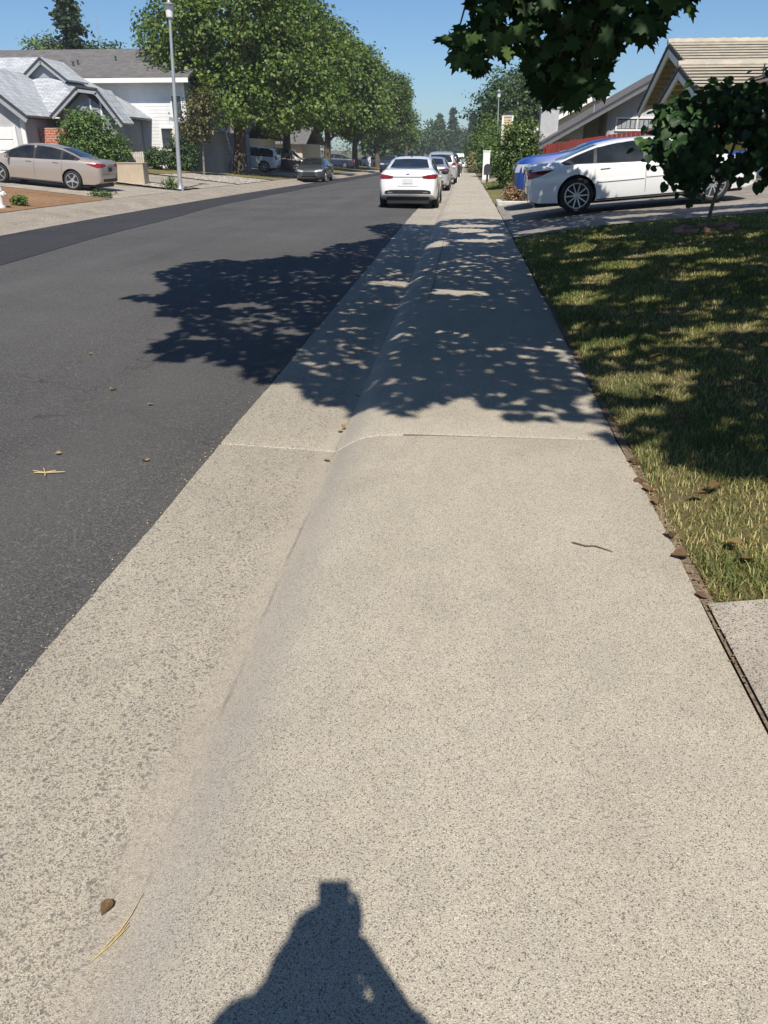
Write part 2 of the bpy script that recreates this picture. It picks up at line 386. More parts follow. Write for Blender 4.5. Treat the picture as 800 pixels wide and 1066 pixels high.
def leafmat(name, a, b, c, trans=0.25, rough=0.5, spec=0.35, clump=0.9):
    """leaf colour varies leaf by leaf (attribute 'tint') and clump by clump"""
    t = NT(name)
    at = t.node('ShaderNodeAttribute'); at.attribute_name = 'tint'
    col = t.ramp(at.outputs['Fac'], [(0.0, a), (0.55, b), (1.0, c)])
    col = t.mix(1.0, col, t.ramp(t.noise(clump, 3), [(0.3, (0.78, 0.82, 0.8)), (0.7, (1.18, 1.14, 1.0))]), 'MULTIPLY')
    t.done(col, rough, spec=spec)
    tr = t.node('ShaderNodeBsdfTranslucent'); t.link(t.mix(1.0, col, (1.3, 1.5, 0.5), 'MULTIPLY'), tr.inputs['Color'])
    ms = t.node('ShaderNodeMixShader'); ms.inputs[0].default_value = trans
    t.link(t.b.outputs[0], ms.inputs[1]); t.link(tr.outputs[0], ms.inputs[2]); t.link(ms.outputs[0], t.out.inputs['Surface'])
    return t.m
M['lf_maple'] = leafmat('maple_leaf', (0.014, 0.036, 0.01), (0.026, 0.058, 0.015), (0.06, 0.105, 0.025), 0.12, 0.55, 0.2)
M['lf_young'] = leafmat('broad_leaf', (0.014, 0.042, 0.014), (0.028, 0.07, 0.02), (0.07, 0.14, 0.03), 0.15, 0.5, 0.25)
M['lf_syc'] = leafmat('street_tree_leaf', (0.04, 0.085, 0.018), (0.118, 0.178, 0.04), (0.31, 0.345, 0.115), 0.3)
M['lf_dark'] = leafmat('dark_leaf', (0.03, 0.065, 0.022), (0.06, 0.11, 0.034), (0.12, 0.17, 0.06), 0.2)
M['lf_bush'] = leafmat('bush_leaf', (0.045, 0.095, 0.02), (0.095, 0.165, 0.04), (0.18, 0.25, 0.08), 0.25)
M['lf_glossy'] = leafmat('glossy_shrub_leaf', (0.04, 0.075, 0.018), (0.09, 0.14, 0.035), (0.20, 0.23, 0.08), 0.2, 0.35)
M['lf_red'] = leafmat('bronze_leaf', (0.05, 0.06, 0.02), (0.10, 0.10, 0.035), (0.18, 0.11, 0.06), 0.2)
M['lf_con'] = leafmat('conifer_needles', (0.03, 0.055, 0.03), (0.05, 0.08, 0.042), (0.08, 0.115, 0.06), 0.1)
M['lf_dry'] = leafmat('dry_leaf', (0.15, 0.09, 0.05), (0.28, 0.18, 0.10), (0.44, 0.32, 0.2), 0.1)
M['lf_yellow'] = leafmat('yellow_leaf', (0.42, 0.29, 0.13), (0.55, 0.41, 0.20), (0.62, 0.49, 0.28), 0.05)
M['lf_pale'] = leafmat('pale_plume', (0.2, 0.19, 0.09), (0.3, 0.27, 0.14), (0.4, 0.36, 0.2), 0.2)
M['grass'] = leafmat('grass_blade', (0.075, 0.125, 0.03), (0.17, 0.195, 0.065), (0.56, 0.47, 0.25), 0.25, 0.6, 0.2, 1.4)
M['straw'] = worn('straw', (0.5, 0.38, 0.18), 0.8, 0.15, 30)
SUN_E, SKY_E, EXPO = 5.0, 0.078, 0.28
# ------------------------------------------------------------------ setting
YS = sorted(set([-14, -10, -6] + list(np.round(np.arange(-3, 30, 0.75), 3)) + list(range(30, 200, 4)) + [220, 260, 320, 420]))
ROADZ = -0.105
roadx = [-9.5, -8.4, -7, -5.4, -3.5, -2.2, -1.41]
crown = lambda x: 0.045 * (1 - ((x + 5.45) / 4.05) ** 2)
struct(sheet('road', roadx, YS, lambda x, y: gz(y) + ROADZ + crown(x), M['asphalt']))
# darker, fresher strip of asphalt along the far side
def strip_edge(y): return -6.9 - 0.9 * min(1, max(0, (y - 11) / 16)) + 0.05 * math.sin(y * 0.7)
bm = bmesh.new(); prev = None
for y in [v for v in YS if -14 <= v <= 260]:
    row = []
    for k in range(5):
        x = -9.49 + (strip_edge(y) + 9.49) * k / 4
        row.append(bm.verts.new((x, y, gz(y) + ROADZ + crown(max(-9.5, x)) + 0.006)))
    if prev:
        for k in range(4): bm.faces.new((prev[k], prev[k + 1], row[k + 1], row[k]))
    prev = row
struct(bm_obj('road_resurfaced_strip', bm, M['asphalt_dark']))

# rolled curb, gutter and sidewalk in one pour: a profile across, grooves along
def near_prof():
    return [(x, z * 0.8) for x, z in [(-1.45, -0.19), (-1.412, -0.128), (-1.39, -0.122), (-1.1, -0.135), (-0.85, -0.148), (-0.71, -0.155), (-0.69, -0.145), (-0.66, -0.118), (-0.62, -0.082), (-0.575, -0.052), (-0.52, -0.030), (-0.44, -0.014), (-0.27, -0.005)]]
def joint_rows(ys, joints):
    rows = set(ys)
    for j in joints:
        for d in (-0.03, -0.012, -0.005, 0.005, 0.012, 0.03): rows.add(round(j + d, 4))
    return sorted(rows)
JN = [-0.3, 4.25, 8.8, 13.35, 17.9, 22.45, 27.0, 31.55, 36.1]
def jz(y, joints):
    return -0.012 if any(abs(y - j) < 0.006 for j in joints) else (-0.003 if any(abs(y - j) < 0.013 for j in joints) else 0)
rows = joint_rows(YS, JN)
def wob(y): return 0.012 * math.sin(y * 1.9) + 0.008 * math.sin(y * 5.3 + 1)
prof = near_prof()
soft = {-0.69: -0.149, -0.66: -0.138, -0.62: -0.116, -0.575: -0.086, -0.52: -0.055, -0.44: -0.024}
def pz(x, z, y):
    f = min(1, max(0, (y - 1.6) / 2.6)); f = f * f * (3 - 2 * f) * 0.7 + 0.15
    return z * f + (soft[x] * 0.8 if x in soft else z) * (1 - f)
bm = bmesh.new(); prev = None
for y in rows:
    row = [bm.verts.new((x + (0 if i > 10 else 0.7 * wob(y) if i > 2 else 0.6 * wob(y * 1.4)), y, gz(y) + pz(x, z, y) + (jz(y, JN) if i > 1 else 0))) for i, (x, z) in enumerate(prof)]
    if prev:
        for k in range(len(prof) - 1): bm.faces.new((prev[k], prev[k + 1], row[k + 1], row[k]))
    prev = row
struct(bm_obj('gutter', bm, M['gutter'], smooth=24))
bm = bmesh.new(); prev = None
sp = [(-0.27, -0.004), (-0.15, 0.0), (0.3, 0.002), (0.6, 0.004), (0.9, 0.006), (0.925, 0.0), (0.935, -0.1)]
for y in rows:
    row = [bm.verts.new((x + (0.5 * wob(y * 1.3) if i >= 4 else 0), y, gz(y) + z + jz(y, JN))) for i, (x, z) in enumerate(sp)]
    if prev:
        for k in range(len(sp) - 1): bm.faces.new((prev[k], prev[k + 1], row[k + 1], row[k]))
    prev = row
struct(bm_obj('sidewalk', bm, M['walk'], smooth=40))
def strip(name, x0, x1, y0, y1, z, mat):
    ys = list(np.linspace(y0, y1, max(2, int(abs(y1 - y0) / 0.5) + 1)))
    return struct(sheet(name, [x0, (x0 + x1) / 2, x1], ys, lambda x, y: gz(y) + z, mat))
# dirt lying in the joints
for j in JN[1:6]: strip('joint_dirt', -0.30, 0.91, j - 0.005, j + 0.005, -0.004, M['seam'])
bm = bmesh.new(); pr = None   # saw cut between curb and walk
for y in np.arange(8.8, 15.3, 0.25):
    x = -0.345 + 0.006 * math.sin(y * 2); w = 0.006
    r_ = [bm.verts.new((x - w, y, -0.006)), bm.verts.new((x + w, y, -0.004))]
    if pr: bm.faces.new((pr[0], pr[1], r_[1], r_[0]))
    pr = r_
struct(bm_obj('joint_dirt', bm, M['seam']))
strip('joint_dirt', 0.928, 0.972, 0.5, 9.0, -0.003, M['seam'])

# ragged lip of the asphalt where it meets the gutter
rl = np.random.default_rng(17); bm = bmesh.new(); prev = None; yv = np.arange(0.5, 16, 0.035); nz = rl.normal(size=len(yv)); nz = np.convolve(nz, np.ones(5) / 5, 'same') * 0.006 + rl.normal(size=len(yv)) * 0.0022
for y, d in zip(yv, nz):
    row = [bm.verts.new((-1.50, y, gz(y) + ROADZ + crown(-1.50) + 0.003)), bm.verts.new((-1.425, y, gz(y) + ROADZ + crown(-1.425) + 0.006)), bm.verts.new((-1.402 + d + 0.006 * math.sin(y * 2.3), y, gz(y) - 0.0985)), bm.verts.new((-1.395 + d + 0.006 * math.sin(y * 2.3), y, gz(y) - 0.108))]
    if prev:
        for k in range(3): bm.faces.new((prev[k], prev[k + 1], row[k + 1], row[k]))
    prev = row
struct(bm_obj('road_edge', bm, M['asphalt'], smooth=60))
# far side
pl = [(-9.5, -0.105), (-9.6, -0.108), (-10.15, -0.12), (-10.25, -0.10), (-10.42, -0.035), (-10.6, -0.005), (-10.8, 0.0)]
struct(sheet('gutter', [p[0] for p in pl][::-1], YS, lambda x, y: gz(y) + dict(pl)[x], M['gutterL']))
rowsL = joint_rows(YS, [20, 24.5, 29, 33.5, 38, 42.5])
struct(sheet('sidewalk', [-12.12, -11.4, -10.8], rowsL, lambda x, y: gz(y) + jz(y, [20, 24.5, 29, 33.5, 38, 42.5]), M['gutterL']))

# terrain: one sheet to the horizon, dipping under the road
tx = [-1500, -500, -200, -90, -50, -30, -21.1, -16, -12.1, -12.0, -9.4, -1.5, 0.85, 0.95, 1.7, 2.5, 4, 6, 9.0, 14, 30, 60, 120, 300, 1500]
ty = [-300, -100, -40, -14] + [v for v in YS if v > -14] + [600, 1000, 2500]
def tz(x, y):
    if -12.05 < x < 0.9: return gz(y) - 0.32
    return G(x, y) - 0.05
struct(sheet('ground', tx, ty, tz, M['terrain']))

# near yard (right)
struct(polysheet('lawn_bed', [(0.945, 2.5), (9.5, 2.7), (9.5, 15.4), (0.95, 15.4)], -0.012, M['lawn_soil'], 0.5))
struct(polysheet('walkway', [(0.940, -4), (9, -4), (9, 2.60), (0.940, 2.49)], 0.008, M['path'], 0.5))
struct(polysheet('driveway', [(0.94, 15.42), (9.0, 15.42), (9.0, 24.0), (0.94, 24.6)], 0.006, M['drive'], 0.5))
struct(polysheet('driveway', [(0.96, 47), (7, 47), (7, 54), (0.96, 54)], 0.006, M['driveL'], 1))
struct(polysheet('yard_strip', [(0.95, 26.4), (7, 26.4), (7, 46.5), (0.95, 46.5)], -0.01, M['drylawn'], 1))
struct(polysheet('planting_bed', [(0.95, 24.7), (4.5, 24.65), (4.5, 26.3), (0.95, 26.3)], 0.0, M['lawn_soil'], 1))
# far yards (left)
struct(polysheet('driveway', [(-12.11, 27.6), (-12.11, 34.6), (-21, 33.6), (-21, 28.6)], 0.006, M['driveL'], 0.5))
struct(polysheet('dirt_yard', [(-12.12, 14), (-12.12, 27.4), (-20.9, 28.4), (-20.9, 14)], 0.012, M['dirt'], 0.5))
struct(polysheet('driveway', [(-12.11, 37.4), (-12.11, 43.6), (-21, 45.5), (-21, 41.0)], 0.012, M['driveL'], 0.5))
struct(polysheet('gravel_bed', [(-12.13, 44.0), (-12.13, 51.5), (-16.8, 52.5), (-17.2, 45.6)], 0.02, M['gravel'], 0.5))
struct(polysheet('gravel_bed', [(-12.4, 35.2), (-12.4, 37.2), (-17, 38.6), (-17, 36.2)], 0.02, M['gravel'], 0.5))
struct(polysheet('dry_lawn', [(-12.13, 52.6), (-12.13, 60.0), (-20.9, 60.5), (-20.9, 46.5), (-17.4, 45.9), (-17.0, 52.7)], 0.01, M['drylawn'], 0.5))
struct(polysheet('driveway', [(-12.11, 60.6), (-12.11, 71), (-24, 71), (-24, 61.2)], 0.012, M['driveL'], 1))
struct(polysheet('dry_lawn', [(-12.13, 72), (-12.13, 100), (-20.9, 100), (-20.9, 72)], 0.01, M['drylawn'], 1))

# ------------------------------------------------------------------ leaves
def _c(pts): return np.array(pts, dtype=np.float64)
SH = {
 'rhomb': (_c([(0, 0, 0), (0.36, 0.5, 0.1), (0, 1, 0), (-0.36, 0.5, 0.1)]), [(0, 1, 2), (0, 2, 3)]),
 'oval': (_c([(0, 0, 0), (0.34, 0.25, 0.08), (0.38, 0.6, 0.08), (0, 1, -0.06), (-0.38, 0.6, 0.08), (-0.34, 0.25, 0.08)]), [(0, 1, 2), (0, 2, 3), (0, 3, 4), (0, 4, 5)]),
 'heart': (_c([(0, 0.05, 0), (0.26, -0.07, 0.05), (0.47, 0.18, 0.1), (0.42, 0.52, 0.08), (0.2, 0.82, 0.0), (0, 1, -0.1), (-0.2, 0.82, 0.0), (-0.42, 0.52, 0.08), (-0.47, 0.18, 0.1), (-0.26, -0.07, 0.05)]),
          [(0, i, i + 1) for i in range(1, 9)]),
}
half = [(0.03, 0.0), (0.27, -0.08), (0.25, 0.08), (0.55, 0.14), (0.43, 0.29), (0.58, 0.52), (0.37, 0.47), (0.23, 0.50), (0.27, 0.73), (0.13, 0.70)]
out = [(x, y, 0.05 * abs(x)) for x, y in half] + [(0, 1.0, -0.08)] + [(-x, y, 0.05 * abs(x)) for x, y in half[::-1]]
SH['maple'] = (_c([(0, 0.3, 0.02)] + out), [(0, i, i + 1) for i in range(1, len(out))] + [(0, len(out), 1)])

def unit(a): return a / np.maximum(np.linalg.norm(a, axis=-1, keepdims=True), 1e-9)
def leaves(name, P, N, size, shape, mat, parent=None, r=None, down=0.0):
    r = r or rng
    n = len(P); S, T = SH[shape]; T = np.array(T); k = len(S)
    N = unit(N)
    a = unit(r.normal(size=(n, 3)) + np.array([0, 0, -down])); t = unit(a - N * (a * N).sum(1, keepdims=True)); b = np.cross(N, t)
    sz = np.broadcast_to(np.asarray(size, dtype=float), (n,)).reshape(n, 1, 1)
    V = P[:, None, :] + sz * (S[None, :, 0:1] * b[:, None, :] + S[None, :, 1:2] * t[:, None, :] + S[None, :, 2:3] * N[:, None, :])
    F = (T[None] + (np.arange(n) * k)[:, None, None]).reshape(-1, 3)
    me = bpy.data.meshes.new(name)
    me.vertices.add(n * k); me.vertices.foreach_set('co', V.reshape(-1).astype(np.float32))
    m = len(F); me.loops.add(m * 3); me.polygons.add(m)
    me.loops.foreach_set('vertex_index', F.reshape(-1).astype(np.int32))
    me.polygons.foreach_set('loop_start', np.arange(0, m * 3, 3, dtype=np.int32))
    at = me.attributes.new('tint', 'FLOAT', 'POINT')
    at.data.foreach_set('value', np.repeat(np.clip(r.normal(0.45, 0.24, n), 0, 1), k).astype(np.float32))
    me.update(); me.validate(); me.materials.append(mat)
    return mesh_obj(name, me, parent)
def crown_pts(ells, nclump, per, cr, seed, shell=0.45, hole=0.0):
    """leaf positions: clumps spread through a union of ellipsoids (cx,cy,cz,rx,ry,rz)"""
    r = np.random.default_rng(seed)
    vols = np.array([e[3] * e[4] * e[5] for e in ells]) ** 0.67; pick = r.choice(len(ells), nclump, p=vols / vols.sum())
    E = np.array(ells)[pick]
    d = unit(r.normal(size=(nclump, 3))); rad = (shell + (1 - shell) * r.random(nclump) ** 0.6)[:, None]
    lump = 1 + 0.14 * np.sin(d[:, :1] * 5 + seed) * np.cos(d[:, 1:2] * 6 - seed) + 0.10 * np.sin(d[:, 2:3] * 9 + 2 * seed)
    C = E[:, :3] + d * rad * lump * E[:, 3:]
    out = unit(d * 1.0 + np.array([0, 0, 0.35]))
    P = np.repeat(C, per, 0) + r.normal(size=(nclump * per, 3)) * cr * np.array([1, 1, 0.7])
    N = np.repeat(out, per, 0) * 0.7 + np.array([0, 0, 0.45]) + r.normal(size=(nclump * per, 3)) * 0.55
    return P, N, C, r
def limbs(bm, base, top, C, n, r0, r, seg=6, smin=0.28):
    """trunk from base to top and n limbs towards chosen clumps"""
    base = np.array(base); top = np.array(top)
    L = np.linalg.norm(top - base)
    pts = [base + (top - base) * s + np.array([math.sin(s * 5) * 0.03 * L, math.cos(s * 4) * 0.025 * L - 0.025 * L, 0]) * s for s in np.linspace(0, 1, 7)]
    rr = [r0 * 1.35, r0, r0 * 0.9, r0 * 0.8, r0 * 0.65, r0 * 0.45, r0 * 0.22]
    tube(bm, pts, rr, 10)
    for i in r.choice(len(C), min(n, len(C)), replace=False):
        s = r.uniform(smin, 0.9); a = base + (top - base) * s; b = C[i]
        k = min(int(s * 6), 5); a = np.array(pts[k]) + (np.array(pts[k + 1]) - np.array(pts[k])) * (s * 6 - k)
        m = a * 0.5 + b * 0.5 + np.array([0, 0, -0.06 * np.linalg.norm(b - a)])
        q = a * 0.8 + b * 0.2 + np.array([0, 0, 0.02 * np.linalg.norm(b - a)])
        rb = r0 * (1 - s) * 0.45 + r0 * 0.08
        tube(bm, [a, q, m, b], [rb, rb * 0.8, rb * 0.5, rb * 0.15], seg, cap=False)
def tree(name, label, loc, ells, nclump, per, cr, size, shape, lf, bark, r0, top, seed, group=None, nl=14, cat='tree', shell=0.45):
    t = thing(name, label, cat, loc, group=group)
    P, N, C, r = crown_pts(ells, nclump, per, cr, seed, shell)
    leaves('crown', P, N, size * r.uniform(0.7, 1.25, len(P)), shape, lf, t, r, 0.3)
    bm = bmesh.new(); limbs(bm, (0, 0, -0.1), top, C, nl, r0, r)
    bm_obj('trunk', bm, bark, t, 60)
    return t
# ------------------------------------------------------------------ overhanging maple: crown over walk and road cut to a set shadow outline with sun gaps
SUN = np.array([0.14396, -0.79470, 1.0])          # towards the sun, per metre of height
SHP = [(9.5, 1.2), (4.2, 1.8), (2.6, 2.9), (1.49, 3.53), (1.35, 3.63), (1.2, 3.8), (1.05, 4.18), (0.88, 4.2), (0.86, 4.47), (0.73, 4.55), (0.61, 4.77), (0.41, 4.46), (0.27, 4.65), (0.13, 5.06), (-0.03, 4.98), (-0.21, 4.75), (-0.32, 4.58), (-0.61, 4.92), (-0.81, 4.97), (-0.95, 5.04), (-1.18, 5.57), (-1.3, 5.51), (-1.49, 5.49), (-1.75, 5.92), (-2.14, 6.15), (-2.34, 6.01), (-2.68, 6.31), (-2.7, 6.73), (-2.67, 7.12), (-2.9, 7.79), (-3.09, 7.82), (-3.25, 8.51), (-3.97, 8.84), (-3.57, 9.11), (-3.6, 9.67), (-4.23, 10.66), (-4.11, 11.8), (-3.83, 12.32), (-3.29, 12.15), (-3.14, 12.39), (-2.84, 12.96), (-2.49, 12.99), (-2.38, 14.59), (-1.99, 15.27), (-1.58, 16.19), (-2.2, 18.44), (-1.71, 19.64), (-1.31, 19.28), (0.4, 19.9), (2.0, 19.0), (4.0, 17.9), (7.0, 17.3), (10, 16.5)]
HOLES = [(-0.16, 7.03, .3, .13), (-0.44, 7.0, .14, .1), (-0.05, 9.24, .38, .2), (0.09, 16.85, .4, .5), (0.3, 14.9, .5, .3), (-0.46, 14.44, .25, .5), (0.66, 7.82, .2, .14), (0.1, 17.9, .7, .4), (1.28, 8.72, .28, .45), (1.12, 5.4, .2, .3), (1.43, 5.4, .22, .22), (1.1, 4.75, .14, .16), (1.61, 9.77, .2, .4), (1.98, 10.67, .3, .4), (2.58, 9.26, .35, .25), (2.86, 11.38, .35, .4), (1.45, 16.14, .5, .4), (2.52, 13.95, .5, .5), (3.4, 17.0, .7, .35), (0.55, 16.0, .3, .3), (-1.6, 7.3, .18, .15), (-1.0, 7.6, .16, .12), (-0.9, 10.5, .3, .25), (-2.4, 8.6, .25, .2), (-2.3, 6.9, .25, .12), (5.0, 16.6, .8, .3), (1.8, 12.8, .25, .5)]
def inpoly(x, y, poly):
    c = np.zeros(len(x), bool); n = len(poly); j = n - 1
    for i in range(n):
        xi, yi = poly[i]; xj, yj = poly[j]
        cond = ((yi > y) != (yj > y)) & (x < (xj - xi) * (y - yi) / (yj - yi + 1e-12) + xi)
        c ^= cond; j = i
    return c
def canopy(seed, n_try):
    r = np.random.default_rng(seed)
    gx = r.uniform(-4.4, 9.5, n_try); gy = r.uniform(1.2, 20, n_try)
    # canopy bottom rises away from the trunks; lies well above the walk
    u = r.random(n_try)
    h = 4.0 + 1.7 * u
    h = np.where(gy > 12, 4.5 + 1.6 * u, h)
    X = gx + SUN[0] * h; Y = gy + SUN[1] * h
    h = h + 0.25 * np.sin(X * 1.7) * np.cos(Y * 1.3)
    return gx, gy, np.stack([gx + SUN[0] * h, gy + SUN[1] * h, h], 1), r
gx, gy, C, r = canopy(3, 4200)
rh = np.random.default_rng(8)
for _ in range(20): HOLES.append((rh.uniform(1.1, 6.5), rh.uniform(4.5, 16), rh.uniform(.12, .45), rh.uniform(.1, .3)))
per = 20
P = np.repeat(C, per, 0) + r.normal(size=(len(C) * per, 3)) * np.array([0.30, 0.30, 0.24])
px_ = P[:, 0] - SUN[0] * P[:, 2]; py_ = P[:, 1] - SUN[1] * P[:, 2]
keep = inpoly(px_, py_, SHP)
for hx, hy, a, b in HOLES: keep &= ((px_ - hx) / a) ** 2 + ((py_ - hy) / b) ** 2 > 1  # leaves removed so that sun spots fall at these ground positions
# nothing of the upper crown hangs down into the space ahead at eye height
keep &= P[:, 2] > 1.75 + 0.172 * np.maximum(P[:, 1], 2)
P = P[keep]
TA, TB = np.array([4.7, 5.3]), np.array([8.2, 11.6])
isB = (np.hypot(P[:, 0] - TB[0], P[:, 1] - TB[1]) < np.hypot(P[:, 0] - TA[0], P[:, 1] - TA[1]))
def maple(label, T, pts, sprays=None, seed=1):
    t = thing('maple_tree', label, 'tree', (T[0], T[1], G(*T)))
    r = np.random.default_rng(seed); o = np.array([T[0], T[1], G(*T)])
    N = np.array([0, 0, 0.8]) + r.normal(size=pts.shape) * 0.6
    A = pts - o
    if sprays is not None:
        N = np.concatenate([N, sprays[1]]); A = np.concatenate([A, sprays[0] - o])
    sz = r.uniform(0.12, 0.19, len(A))
    if sprays is not None: sz[len(pts):] = r.uniform(0.085, 0.135, len(A) - len(pts))
    leaves('crown', A, N, sz, 'maple', M['lf_maple'], t, r, 0.8)
    bm = bmesh.new()
    Cc = pts[r.choice(len(pts), 60, replace=False)] - o
    limbs(bm, (0, 0, -0.1), (-0.5 if seed == 1 else 0.2, 0.3, 5.2), Cc[(Cc[:, 2] > 3.6) & (Cc[:, 2] + o[2] > 2.6 + 0.2 * (Cc[:, 1] + o[1]))], 34, 0.17, r, smin=0.62)
    if sprays is not None:
        for tw in sprays[2]: tube(bm, [np.array(p) - o for p in tw], np.linspace(0.022, 0.004, len(tw)), 5, cap=False)
    bm_obj('trunk', bm, M['bark'], t, 60)
    return t
# the low bough that droops over the walk
def bough():
    r = np.random.default_rng(21)
    out_ = [(-0.19, 2.14), (-0.09, 2.17), (-0.02, 2.22), (0.0, 2.36), (0.0, 2.75), (1.34, 2.75), (1.34, 2.33), (1.27, 2.27), (1.17, 2.25), (1.10, 2.15), (1.06, 2.11), (0.95, 2.15), (0.90, 2.10), (0.86, 2.08), (0.88, 1.96), (0.84, 1.87), (0.72, 1.83), (0.66, 1.78), (0.50, 1.77), (0.42, 1.86), (0.42, 1.96), (0.33, 2.00), (0.27, 2.05), (0.15, 2.02), (0.05, 1.97), (-0.07, 2.00), (-0.13, 2.06)]
    n = 3600
    x = r.uniform(-0.25, 1.35, n); z = r.uniform(1.74, 2.75, n); ok = inpoly(x, z, out_)
    gap = np.zeros(n, bool)
    for a, b, c, d in [(0.22, 2.22, .05, .05), (0.42, 2.16, .035, .05), (0.62, 2.05, .04, .03), (0.98, 2.28, .05, .03), (0.16, 2.10, .03, .03), (0.75, 2.2, .03, .03), (0.62, 1.9, .025, .04), (1.1, 2.3, .04, .02)]:
        gap |= ((x - a) / c) ** 2 + ((z - b) / d) ** 2 < 1
    ok &= ~gap; x, z = x[ok], z[ok]
    k = min(len(x), 1150); x, z = x[:k], z[:k]
    y = 5.55 + 0.25 * np.sin(x * 3) + r.normal(size=k) * 0.28
    s = y / 5.6; P = np.stack([x * s, y, 1.5 + (z - 1.5) * s], 1)
    N = np.stack([r.normal(size=k) * 0.45, -0.8 + r.normal(size=k) * 0.4, 0.5 + r.normal(size=k) * 0.4], 1)
    tw = []
    root = (1.7, 5.0, 4.0)
    for ex, ez in [(-0.1, 2.1), (0.1, 2.05), (0.3, 2.1), (0.5, 1.86), (0.66, 1.86), (0.8, 1.9), (0.95, 2.2), (1.15, 2.25), (1.28, 2.3)]:
        tw.append([root, ((root[0] + ex) / 2 + 0.1, 5.3, 3.3), (ex + 0.12, 5.55, ez + 0.42), (ex, 5.6, ez)])
    ex_ = []
    for w in tw:
        w = np.array(w)
        for a, b in zip(w[:-1], w[1:]):
            for u in r.random(26): ex_.append(a + (b - a) * u + r.normal(size=3) * np.array([.2, .2, .14]))
    ex_ = np.array(ex_); ex_ = ex_[ex_[:, 2] > 1.72 + 0.165 * ex_[:, 1]]
    P = np.concatenate([P, ex_]); N = np.concatenate([N, r.normal(size=ex_.shape) * 0.5 + np.array([0, -0.5, 0.6])])
    return P, N, tw
maple('large maple with drooping dark leaves overhanging the sidewalk from the lawn', TA, P[~isB], bough(), 1)
maple('second maple shading the lawn and the driveway beside it', TB, P[isB], None, 2)

# ------------------------------------------------------------------ young tree on the lawn
yt = thing('young_tree', 'young broad-leaved tree with a thin leaning trunk inside a ring of bricks', 'tree', (3.81, 13.31, 0.36))
ye = [(-0.2, -0.4, 1.42, 0.7, 0.6, 0.55), (-0.66, -0.4, 1.32, 0.42, 0.5, 0.58), (0.5, -0.4, 1.32, 0.5, 0.5, 0.58), (0.92, -0.4, 1.08, 0.42, 0.4, 0.5), (-0.42, -0.35, 0.95, 0.28, 0.4, 0.25), (-0.5, -0.35, 1.74, 0.36, 0.4, 0.22), (0.2, -0.4, 1.84, 0.4, 0.4, 0.2), (-0.46, -0.3, 0.62, 0.08, 0.15, 0.16)]
Py, Ny, Cy, ry = crown_pts(ye, 215, 9, 0.12, 5, 0.35)
kk = ~((((Py[:, 0] - 0.08) / 0.24) ** 2 + ((Py[:, 2] - 1.2) / 0.13) ** 2 < 1) | (((Py[:, 0] + 0.25) / 0.12) ** 2 + ((Py[:, 2] - 1.5) / 0.06) ** 2 < 1) | (((Py[:, 0] + 0.2) / 0.14) ** 2 + ((Py[:, 2] - 1.0) / 0.06) ** 2 < 1) | (((Py[:, 0] - 0.45) / 0.15) ** 2 + ((Py[:, 2] - 0.85) / 0.12) ** 2 < 1)); Py, Ny = Py[kk], Ny[kk]
Ny = Ny * 0.5 + np.array([0, -0.6, 0.1])
leaves('crown', Py, Ny, ry.uniform(0.10, 0.165, len(Py)), 'heart', M['lf_young'], yt, ry, 0.9)
bm = bmesh.new()
tube(bm, [(0, 0, -0.05), (0.02, -0.05, 0.35), (0.07, -0.12, 0.75), (0.13, -0.25, 1.2), (0.12, -0.3, 1.7)], [0.034, 0.028, 0.025, 0.019, 0.009], 8)
for e in [(-0.6, -0.3, 1.15), (-0.3, -0.4, 0.9), (0.55, -0.3, 1.25), (0.8, -0.3, 0.95), (-0.4, -0.3, 1.5), (0.3, -0.35, 1.6)]:
    tube(bm, [(0.06, -0.11, 0.68), (e[0] * 0.45 + 0.04, -0.2, 0.72 + (e[2] - 0.68) * 0.6), e], [0.018, 0.012, 0.004], 6, cap=False)
bm_obj('trunk', bm, M['bark_pale'], yt, 60)
bricks = []
for i, a in enumerate(np.linspace(0.2, 2 * math.pi + 0.2, 11)[:-1]):
    bm = bmesh.new(); box(bm, -0.1, 0.1, -0.05, 0.05, -0.05, 0.055, 0.012)
    x, y = 3.85 + 0.42 * math.cos(a), 13.42 + 0.36 * math.sin(a)
    b = bm_obj('edging_brick', bm, M['pink_brick']); b.location = (x, y, G(x, y)); b.rotation_euler = (random.uniform(-.15, .15), random.uniform(-.2, .2), a + 1.57 + random.uniform(-.35, .35))
    tag(b, 'pinkish brick in the loose ring round the young tree', 'brick', 'bricks ringing the young tree')

# ------------------------------------------------------------------ street trees (left row)
SYC = dict(shape='rhomb', lf=M['lf_syc'], bark=M['bark'])
T1 = tree('street_tree', 'tallest broad street tree, thick trunk rising in front of the white SUV', (-15.6, 57.2, G(-15.6, 57.2)),
     [(0.2, 0, 8.4, 3.6, 3.6, 3.4), (-2.6, -1.0, 6.6, 2.3, 2.3, 1.9), (-4.3, 0, 8.2, 1.9, 2.0, 1.8), (-3.0, 0.3, 10.6, 2.2, 2.2, 2.0), (3.4, -1.0, 6.6, 2.5, 2.6, 2.3), (5.4, 0, 5.0, 2.0, 2.4, 2.0), (4.0, 0.5, 9.2, 2.3, 2.4, 2.1), (0.6, -2.8, 4.6, 2.4, 2.0, 1.7), (-1.5, -2.6, 8.6, 2.2, 1.8, 1.9), (2.2, -2.6, 9.4, 2.0, 1.8, 1.9), (0.2, 0, 12.2, 2.8, 2.8, 2.2), (-2.2, 0, 13.0, 2.0, 2.2, 1.7), (3.0, -1.5, 3.8, 2.0, 2.2, 1.3)], 1500, 26, 0.34, 0.25, r0=0.42, top=(0.3, 0, 9.5), seed=11, nl=34, shell=0.6, **SYC)
